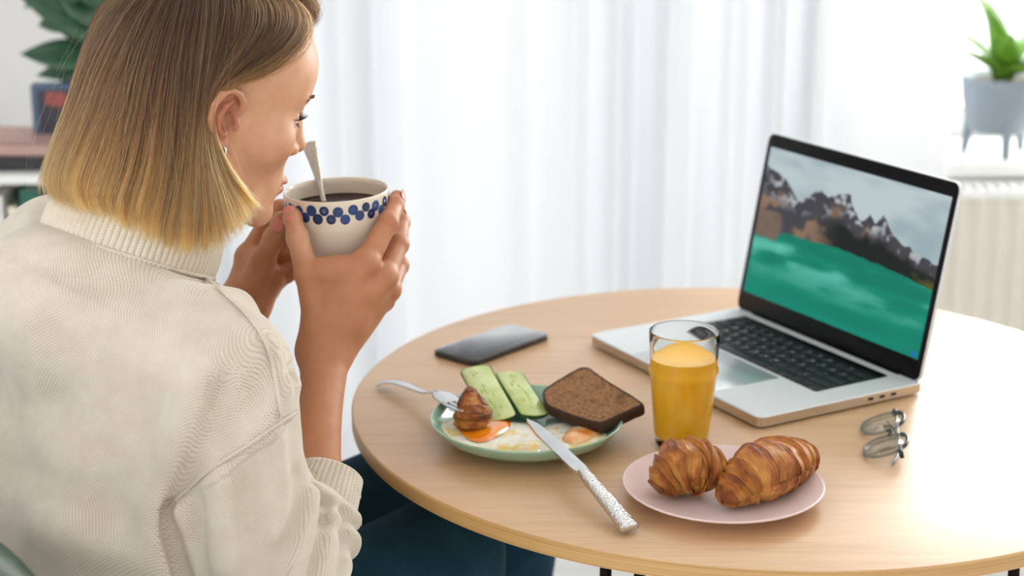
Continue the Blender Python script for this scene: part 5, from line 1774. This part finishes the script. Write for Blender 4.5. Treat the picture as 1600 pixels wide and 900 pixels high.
# ================================================================== CHAIR
def chair():
    base = np.array([HRp + HLp]).sum(0) / 2
    root = empty('dining_chair', (base[0], base[1], 0), TA)
    tag(root, 'green upholstered chair with black legs under the seated woman', 'chair')
    Mf = NT('green_velvet'); t = Mf.noise(Mf.coords(), 60, 4); Mf.base(Mf.ramp(t, [(0.3, rgb(58, 76, 62)), (0.7, rgb(84, 102, 84))])); Mf.set(Roughness=.85, Sheen_Weight=.4)
    Mk = simple('black_chair_metal', rgb(24, 24, 26), .4, .5)
    zs = base[2] - .115
    m = MB(); slab(m, [(x, y) for x, y in rounded_rect(.46, .46, .12, 8)], zs - .07, zs, .015)
    m.build('seat', Mf.m, root)
    # curved back: an arc behind the hips
    v = []; f = []; na, nz = 64, 16
    th = np.linspace(PI - 1.25, PI + 1.25, na)
    for side, r in ((0, .262), (1, .300)):
        for a in th:
            for k in range(nz):
                z = zs + .03 + (.435 * (1 - .8 * (abs(a - PI) / 1.25) ** 10)) * (k / (nz - 1))
                rr = r + .05 * (k / (nz - 1)) ** 1.2 + (.012 * math.sin(PI * k / (nz - 1)) * (1 if side else -1))
                v.append((rr * math.cos(a), rr * math.sin(a), z))
    S = na * nz
    for i in range(na - 1):
        for k in range(nz - 1):
            q = (i * nz + k, (i + 1) * nz + k, (i + 1) * nz + k + 1, i * nz + k + 1)
            f.append(q[::-1]); f.append(tuple(S + x for x in q))
    for i in range(na - 1):
        for k in (0, nz - 1):
            q = (i * nz + k, (i + 1) * nz + k, S + (i + 1) * nz + k, S + i * nz + k); f.append(q if k else q[::-1])
    for i in (0, na - 1):
        for k in range(nz - 1):
            q = (i * nz + k, i * nz + k + 1, S + i * nz + k + 1, S + i * nz + k); f.append(q[::-1] if i else q)
    MB().add(v, f).build('backrest', Mf.m, root)
    for a in np.linspace(math.radians(140), math.radians(220), 3):
        MB().tube([(.18 * math.cos(a), .18 * math.sin(a), zs - .04), (.30 * math.cos(a), .30 * math.sin(a), zs - .02), (.315 * math.cos(a), .315 * math.sin(a), zs + .10)], .008, 8).build('back_strut', Mk, root)
    for sx in (-1, 1):
        for sy in (-1, 1):
            MB().tube([(sx * .16, sy * .16, zs - .065), (sx * .215, sy * .215, 0.0)], [.013, .009], 10).build('leg', Mk, root)
chair()
# ================================================================== HAIR
YW = math.radians(28.3)
HF = np.array([math.cos(YW), math.sin(YW), 0]); HRt = np.array([math.sin(YW), -math.cos(YW), 0])
def f_hull(p):
    """outer surface of the bob: skull plus a hanging bell"""
    q = (p - HO.astype(np.float32)).astype(float)
    f = q @ HF * 1000; r = q @ HRt * 1000; z = q[:, 2] * 1000
    zz = [-130, -95, -66, -30, 8, 53, 104, 135]
    bk = np.interp(z, zz, [168, 170, 168, 155, 138, 121, 98, 60]); fr = np.interp(z, zz, [46, 46, 40, 26, 24, 40, 60, 40])
    la = np.interp(z, zz, [104, 104, 101, 95, 88, 88, 80, 40])
    fc = (fr - bk) / 2; a = (fr + bk) / 2
    rho = np.sqrt(((f - fc) / a) ** 2 + (r / la) ** 2) + 1e-9
    d = (rho - 1) * np.minimum(a, la) * .9
    d = np.maximum(d, np.maximum(z - 100, -140 - z))
    h = W2H(p)
    sk = ell(h, (-8, 0, 44), (109, 85, 98)) * HS
    return (smin(d, sk, 14) * .001).astype(np.float32)
GUIDES = [
    [(247, -44), (192, 8), (150, 78), (123, 150), (98, 212), (79, 262), (74, 294), (88, 316)],
    [(262, -44), (215, 18), (176, 98), (149, 170), (124, 234), (106, 282), (107, 308), (126, 328)],
    [(278, -44), (240, 18), (208, 98), (186, 175), (166, 246), (147, 298), (145, 320), (162, 338)],
    [(292, -44), (264, 18), (242, 98), (227, 178), (212, 258), (193, 316), (188, 340), (200, 357)],
    [(306, -44), (288, 18), (272, 98), (262, 180), (252, 262), (238, 328), (227, 358), (235, 373)],
    [(321, -44), (313, 18), (303, 98), (296, 180), (288, 262), (276, 340), (267, 375), (271, 388)],
    [(336, -44), (340, 14), (330, 80), (318, 145), (310, 220), (308, 305), (306, 392)],
    [(351, -43), (372, 8), (364, 58), (340, 105), (323, 150), (318, 215), (330, 300), (342, 386)],
    [(366, -42), (404, 8), (400, 50), (366, 94), (337, 128), (324, 168), (327, 225), (350, 300), (372, 366)],
    [(382, -40), (432, 6), (434, 46), (400, 84), (360, 116), (336, 138), (326, 176), (334, 232), (362, 292), (388, 344)],
    [(396, -37), (456, 4), (462, 44), (432, 84), (390, 112), (352, 128), (331, 160), (331, 205), (350, 256), (378, 302), (402, 330)],
    [(408, -34), (470, 6), (481, 36), (462, 78), (424, 112), (384, 130), (350, 134), (332, 160), (332, 208), (352, 254), (380, 298), (404, 324)]]
NP = 28
def guide3d(px):
    pp = spline([(a, b, 0) for a, b in px], 80)[:, :2]
    s = np.concatenate([[0], np.cumsum(np.linalg.norm(np.diff(pp, axis=0), axis=1))]); t = np.linspace(0, s[-1], NP)
    return np.stack([np.interp(t, s, pp[:, 0]), np.interp(t, s, pp[:, 1])], 1)
GP = np.stack([guide3d(g) for g in GUIDES])
_P = ray_hits(f_hull, GP.reshape(-1, 2), 1.3, 2.0)
G3 = _P.reshape(len(GUIDES), NP, 3)
# points whose line of sight misses the bell: fall back to the depth of the silhouette
_dep = lambda P: P[..., 1] * _c - (P[..., 2] - CZ) * _s
for i in range(len(GUIDES)):
    dd = _dep(G3[i]); bad = (dd > 1.86) | (dd < 1.45)
    if bad.any():
        ok = ~bad
        dn_ = np.interp(np.arange(NP), np.where(ok)[0], dd[ok]) if ok.sum() > 3 else np.full(NP, 1.70)
        for k in np.where(bad)[0]: G3[i, k] = at(GP[i, k, 0], GP[i, k, 1], dn_[k])
    for _ in range(2):                                    # smooth the depth along the strand
        G3[i, 1:-1] = .5 * G3[i, 1:-1] + .25 * (G3[i, :-2] + G3[i, 2:])
# carry every strand up to the parting on the crown
def to_parting(P):
    q = P[0] - HO; r0 = q @ HRt
    extra = []
    for w in (1.0, .75, .5, .25):
        x = P[0] - HRt * ((r0 + .003) * w)
        zz = np.linspace(.05, -.08, 400); L_ = np.stack([np.full(400, x[0]), np.full(400, x[1]), x[2] + zz], 1).astype(np.float32)
        v = f_hull(L_); k = np.argmax(v < 0)
        x = np.array([x[0], x[1], (x[2] + zz[k]) if (v < 0).any() else x[2]])
        extra.append(x)
    A_ = np.vstack([extra, P]); A_ = spline(A_, 160)
    s_ = np.concatenate([[0], np.cumsum(np.linalg.norm(np.diff(A_, axis=0), axis=1))]); t_ = np.linspace(0, s_[-1], NP)
    return np.stack([np.interp(t_, s_, A_[:, i]) for i in range(3)], 1)
G3 = np.stack([to_parting(g) for g in G3])
# the side away from the camera: mirror images about the mid plane of the head
def mirror(P):
    q = P - HO
    return P - 2 * (q @ HRt)[..., None] * HRt
def azim(P):
    q = P - HO; return np.degrees(np.arctan2(q @ HRt, q @ HF)) % 360
az0 = azim(G3[0][int(NP * .7)][None])[0]
MIR = [mirror(G3[k]) for k in range(11, -1, -1)]
MIR = [m for m in MIR if 290 > azim(m[int(NP * .7)][None])[0] > az0 + 6]
MIR.sort(key=lambda m: -azim(m[int(NP * .7)][None])[0])
SHEET = np.stack(MIR + list(G3)); NG = len(SHEET); NM = len(MIR)

def on_sheet(s):
    """points of the strand at guide coordinate s (array) : n x NP x 3"""
    i = np.clip(np.floor(s).astype(int), 0, NG - 2); u = (s - i)[:, None, None]
    i0 = np.maximum(i - 1, 0); i3 = np.minimum(i + 2, NG - 1)
    a, b, c, d = SHEET[i0], SHEET[i], SHEET[i + 1], SHEET[i3]
    return 0.5 * ((2 * b) + (c - a) * u + (2 * a - 5 * b + 4 * c - d) * u ** 2 + (3 * b - a - 3 * c + d) * u ** 3)
AXIS = lambda P: np.stack([np.full(P.shape[:-1], HO[0]) - HF[0] * .035, np.full(P.shape[:-1], HO[1]) - HF[1] * .035, np.minimum(P[..., 2], HO[2] + .03)], -1)
def strands(n, s_lo, s_hi, seed, depth=(0, 1), clump=True):
    R = np.random.default_rng(seed)
    s = R.uniform(s_lo, s_hi, n)
    t = np.linspace(0, 1, NP)[None, :]
    if clump:
        def locks(per, lo, hi):
            nc = int((s_hi - s_lo) * per); cen = np.sort(R.uniform(s_lo, s_hi, nc)); ci = np.abs(s[:, None] - cen[None]).argmin(1)
            return cen[ci], ci, R.uniform(lo, hi, nc)[ci], nc
        c1_, i1, p1, n1 = locks(6, .25, .7); c2_, i2, p2, n2 = locks(24, .3, .9)
        se = s[:, None] + (c2_ - s)[:, None] * (p2[:, None] * sstep(.05, .8, t))
        se = se + (c1_ - c2_)[:, None] * (p1[:, None] * sstep(.30, 1.0, t))
        cz = R.normal(0, 1, n1)[i1] * .75 + R.normal(0, 1, n2)[i2] * .6
        clen = R.normal(0, .042, n1)[i1] + R.normal(0, .014, n2)[i2]; cside = R.normal(0, 1, n1)[i1]; cdep = .6 * R.uniform(0, 1, n1)[i1] + .4 * R.uniform(0, 1, n2)[i2]
        tone = .55 * R.normal(0, 1, n1)[i1] + .6 * R.normal(0, 1, n2)[i2] + .5 * R.normal(0, 1, n)
    else:
        se = np.repeat(s[:, None], NP, 1); cz = np.zeros(n); clen = np.zeros(n); cside = np.zeros(n); cdep = R.uniform(0, 1, n); tone = R.normal(0, 1, n)
    lcut = R.uniform(0, .15, n) * sstep(NG - 2.4, NG - 1.2, s)
    # per-point guide coordinate
    P = np.zeros((n, NP, 3))
    L = 1.015 - np.abs(clen + R.normal(0, .018, n)) - lcut
    for k in range(NP):
        tk = np.clip(t[0, k] * L, 0, 1.06)
        x = np.clip(tk * (NP - 1), 0, NP - 1.001); i = x.astype(int); u = (x - i)[:, None]
        S = on_sheet(np.clip(se[:, k], 0, NG - 1.001)); idx = np.arange(n)
        p = S[idx, i] * (1 - u) + S[idx, np.minimum(i + 1, NP - 1)] * u
        over = np.maximum(tk - 1, 0)[:, None]
        p = p + (S[:, -1] - S[:, -3]) * over * (NP - 1) / 2
        P[:, k] = p
    inw = AXIS(P) - P; inw /= np.linalg.norm(inw, axis=2)[..., None]
    tt = np.linspace(0, 1, NP)
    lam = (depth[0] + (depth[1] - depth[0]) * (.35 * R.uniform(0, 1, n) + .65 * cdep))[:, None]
    P = P + inw * (lam * (.005 + .017 * tt[None]))[..., None]
    # waviness of locks and single hairs
    tan = np.gradient(P, axis=1); tan /= np.linalg.norm(tan, axis=2)[..., None] + 1e-9
    sd = np.cross(inw, tan)
    ph = R.uniform(0, 6.28, n); w1 = R.normal(0, .0012, n)
    P = P + sd * ((cside * .0040)[:, None] * (tt ** 1.6) * np.sin(tt * 5 + cz[:, None]))[..., None]
    P = P + sd * (w1[:, None] * np.sin(tt[None] * R.uniform(3, 9, n)[:, None] + ph[:, None]) * sstep(.05, .5, tt)[None])[..., None]
    P = P - inw * ((cz * .0016)[:, None] * sstep(.3, 1, tt)[None])[..., None]
    tipout = R.normal(0, .0022, n)[:, None] * (tt[None] ** 6); P = P - inw * tipout[..., None]
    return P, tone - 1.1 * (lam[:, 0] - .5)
def hair_mat():
    n = NT('blond_hair'); n.n.remove(n.b)
    hb = n.new('ShaderNodeBsdfHairPrincipled'); hb.parametrization = 'COLOR'
    hi = n.new('ShaderNodeHairInfo')
    tn = n.new('ShaderNodeAttribute', attribute_name='tone')
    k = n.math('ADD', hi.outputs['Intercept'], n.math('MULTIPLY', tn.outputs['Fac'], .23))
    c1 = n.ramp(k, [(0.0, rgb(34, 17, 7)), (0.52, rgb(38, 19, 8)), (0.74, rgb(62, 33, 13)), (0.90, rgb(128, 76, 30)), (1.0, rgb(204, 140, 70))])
    hl = n.math('MULTIPLY', n.math('MAXIMUM', n.math('MULTIPLY_ADD', tn.outputs['Fac'], .45, -.44), 0.0), n.math('ADD', hi.outputs['Intercept'], .12))
    c2 = n.mix(n.math('MINIMUM', hl, .8), c1, rgb(214, 158, 90))
    n.link(c2, hb.inputs['Color'])
    hb.inputs['Roughness'].default_value = .30; hb.inputs['Radial Roughness'].default_value = .55
    hb.inputs['Coat'].default_value = .0
    hb.inputs['Random Roughness'].default_value = .2
    n.link(hb.outputs[0], n.out.inputs['Surface'])
    return n.m
M_hair = hair_mat()
def hair_curves(name, PT, rad, parent, root_tip=(1.0, .35)):
    P, tone = PT
    n, m = P.shape[:2]
    hc = bpy.data.hair_curves.new(name)
    hc.add_curves([m] * n)
    hc.attributes['position'].data.foreach_set('vector', (P - PORG).astype(np.float32).ravel())
    ra = hc.attributes.get('radius') or hc.attributes.new('radius', 'FLOAT', 'POINT')
    r = rad * np.interp(np.linspace(0, 1, m), [0, .7, 1], [root_tip[0], 1, root_tip[1]])
    ra.data.foreach_set('value', np.tile(r, n).astype(np.float32))
    tn = hc.attributes.new('tone', 'FLOAT', 'CURVE'); tn.data.foreach_set('value', tone.astype(np.float32))
    hc.materials.append(M_hair)
    o = bpy.data.objects.new(name, hc); COL.objects.link(o); o.parent = parent
    return o
def hair():
    # opaque underlayer following the same sheet, a few millimetres inside
    inw = AXIS(SHEET) - SHEET; inw /= np.linalg.norm(inw, axis=2)[..., None]
    B = SHEET + inw * np.interp(np.linspace(0, 1, NP), [0, .5, 1], [.007, .018, .026])[None, :, None]
    B = np.stack([spline(B[:, k], NG * 4) for k in range(NP)], 1)
    nb = len(B); B = B[:, :-1]; m = NP - 1
    i, j = np.meshgrid(np.arange(nb - 1), np.arange(m - 1), indexing='ij'); a = (i * m + j).ravel()
    F = np.stack([a, a + 1, a + m + 1, a + m], 1)
    bm_ = NT('hair_underlayer'); at_ = bm_.new('ShaderNodeAttribute', attribute_name='along')
    bm_.base(bm_.ramp(at_.outputs['Fac'], [(0, rgb(70, 50, 34)), (.6, rgb(84, 60, 38)), (1, rgb(130, 98, 58))])); bm_.set(Roughness=.9, Specular_IOR_Level=.1)
    o = pmesh('hair', B.reshape(-1, 3), F, bm_.m, attrs={'along': ('FLOAT', np.tile(np.linspace(0, 1, m), nb))})
    o['label'] = 'chin length bob, brown at the roots and blond at the tips'
    solidify(o, .003)
    A_ = strands(15000, NM - .6, NG - 1, 1, (0, .8)); B_ = strands(7000, NM - .6, NG - 1, 2, (.1, 1.2)); C_ = strands(6500, 0, NM - .5, 3, (0, 1.1)); D_ = strands(2600, NM - .6, NG - 1, 5, (-.25, .3), False)
    E_ = strands(900, NG - 1.9, NG - 1, 6, (-.3, .1), False)
    Re = np.random.default_rng(16); tt_ = np.linspace(0, 1, NP); out_ = E_[0] - HO; 
    fw = (Re.uniform(0, 1, 900) ** 2 * .012)[:, None] * (np.exp(-((tt_[None] - Re.uniform(.10, .42, 900)[:, None]) / .13) ** 2))
    E_ = (E_[0] + (HF * .8 - np.array([0, 0, .6]))[None, None] * fw[..., None], E_[1] + .6)
    cat = lambda k: np.concatenate([q[k] for q in (A_, B_, C_, D_, E_)])
    h = hair_curves('hair_strands', (cat(0), cat(1)), .000085, o); h['kind'] = 'stuff'
    # the lock swept up from the forehead
    R = np.random.default_rng(21)
    g = spline([(418, -30, 0), (448, -16, 0), (472, -4, 0), (488, 10, 0), (489, 26, 0), (480, 40, 0)], NP)[:, :2]
    C = np.stack([at(x, y, 1.672 + .012 * k / NP) for k, (x, y) in enumerate(g)])
    J = R.normal(0, 1, (420, 1, 3)) * np.array([.0035, .008, .0045]) * (np.sin(np.linspace(.25, 2.6, NP)) ** .7)[None, :, None]
    W_ = R.normal(0, .0015, (420, 1, 3)) * np.sin(np.linspace(0, 1, NP)[None, :, None] * R.uniform(3, 8, (420, 1, 1)))
    t_ = hair_curves('forelock_strands', (C[None] + J + W_, R.normal(-2.2, .6, 420)), .00007, o); t_['kind'] = 'stuff'
    # fly-away hairs
    R = np.random.default_rng(9)
    F_, ft = strands(170, NM - .8, NG - 1.2, 8, (-.2, .2), False)
    tt = np.linspace(0, 1, NP); inw = AXIS(F_) - F_; inw /= np.linalg.norm(inw, axis=2)[..., None]
    F_ = F_ - inw * (np.abs(R.normal(0, .016, 170))[:, None] * np.sin(np.clip(tt, 0, 1) * R.uniform(2, 4, 170)[:, None]) ** 2)[..., None]
    sd = np.cross(inw, np.gradient(F_, axis=1)); sd /= np.linalg.norm(sd, axis=2)[..., None] + 1e-9
    F_ = F_ + sd * (R.normal(0, .011, 170)[:, None] * np.sin(tt[None] * R.uniform(3, 10, 170)[:, None] + R.uniform(0, 6, 170)[:, None]) * tt)[..., None]
    f = hair_curves('flyaway_strands', (F_, ft), .00006, o); f['kind'] = 'stuff'
hair()
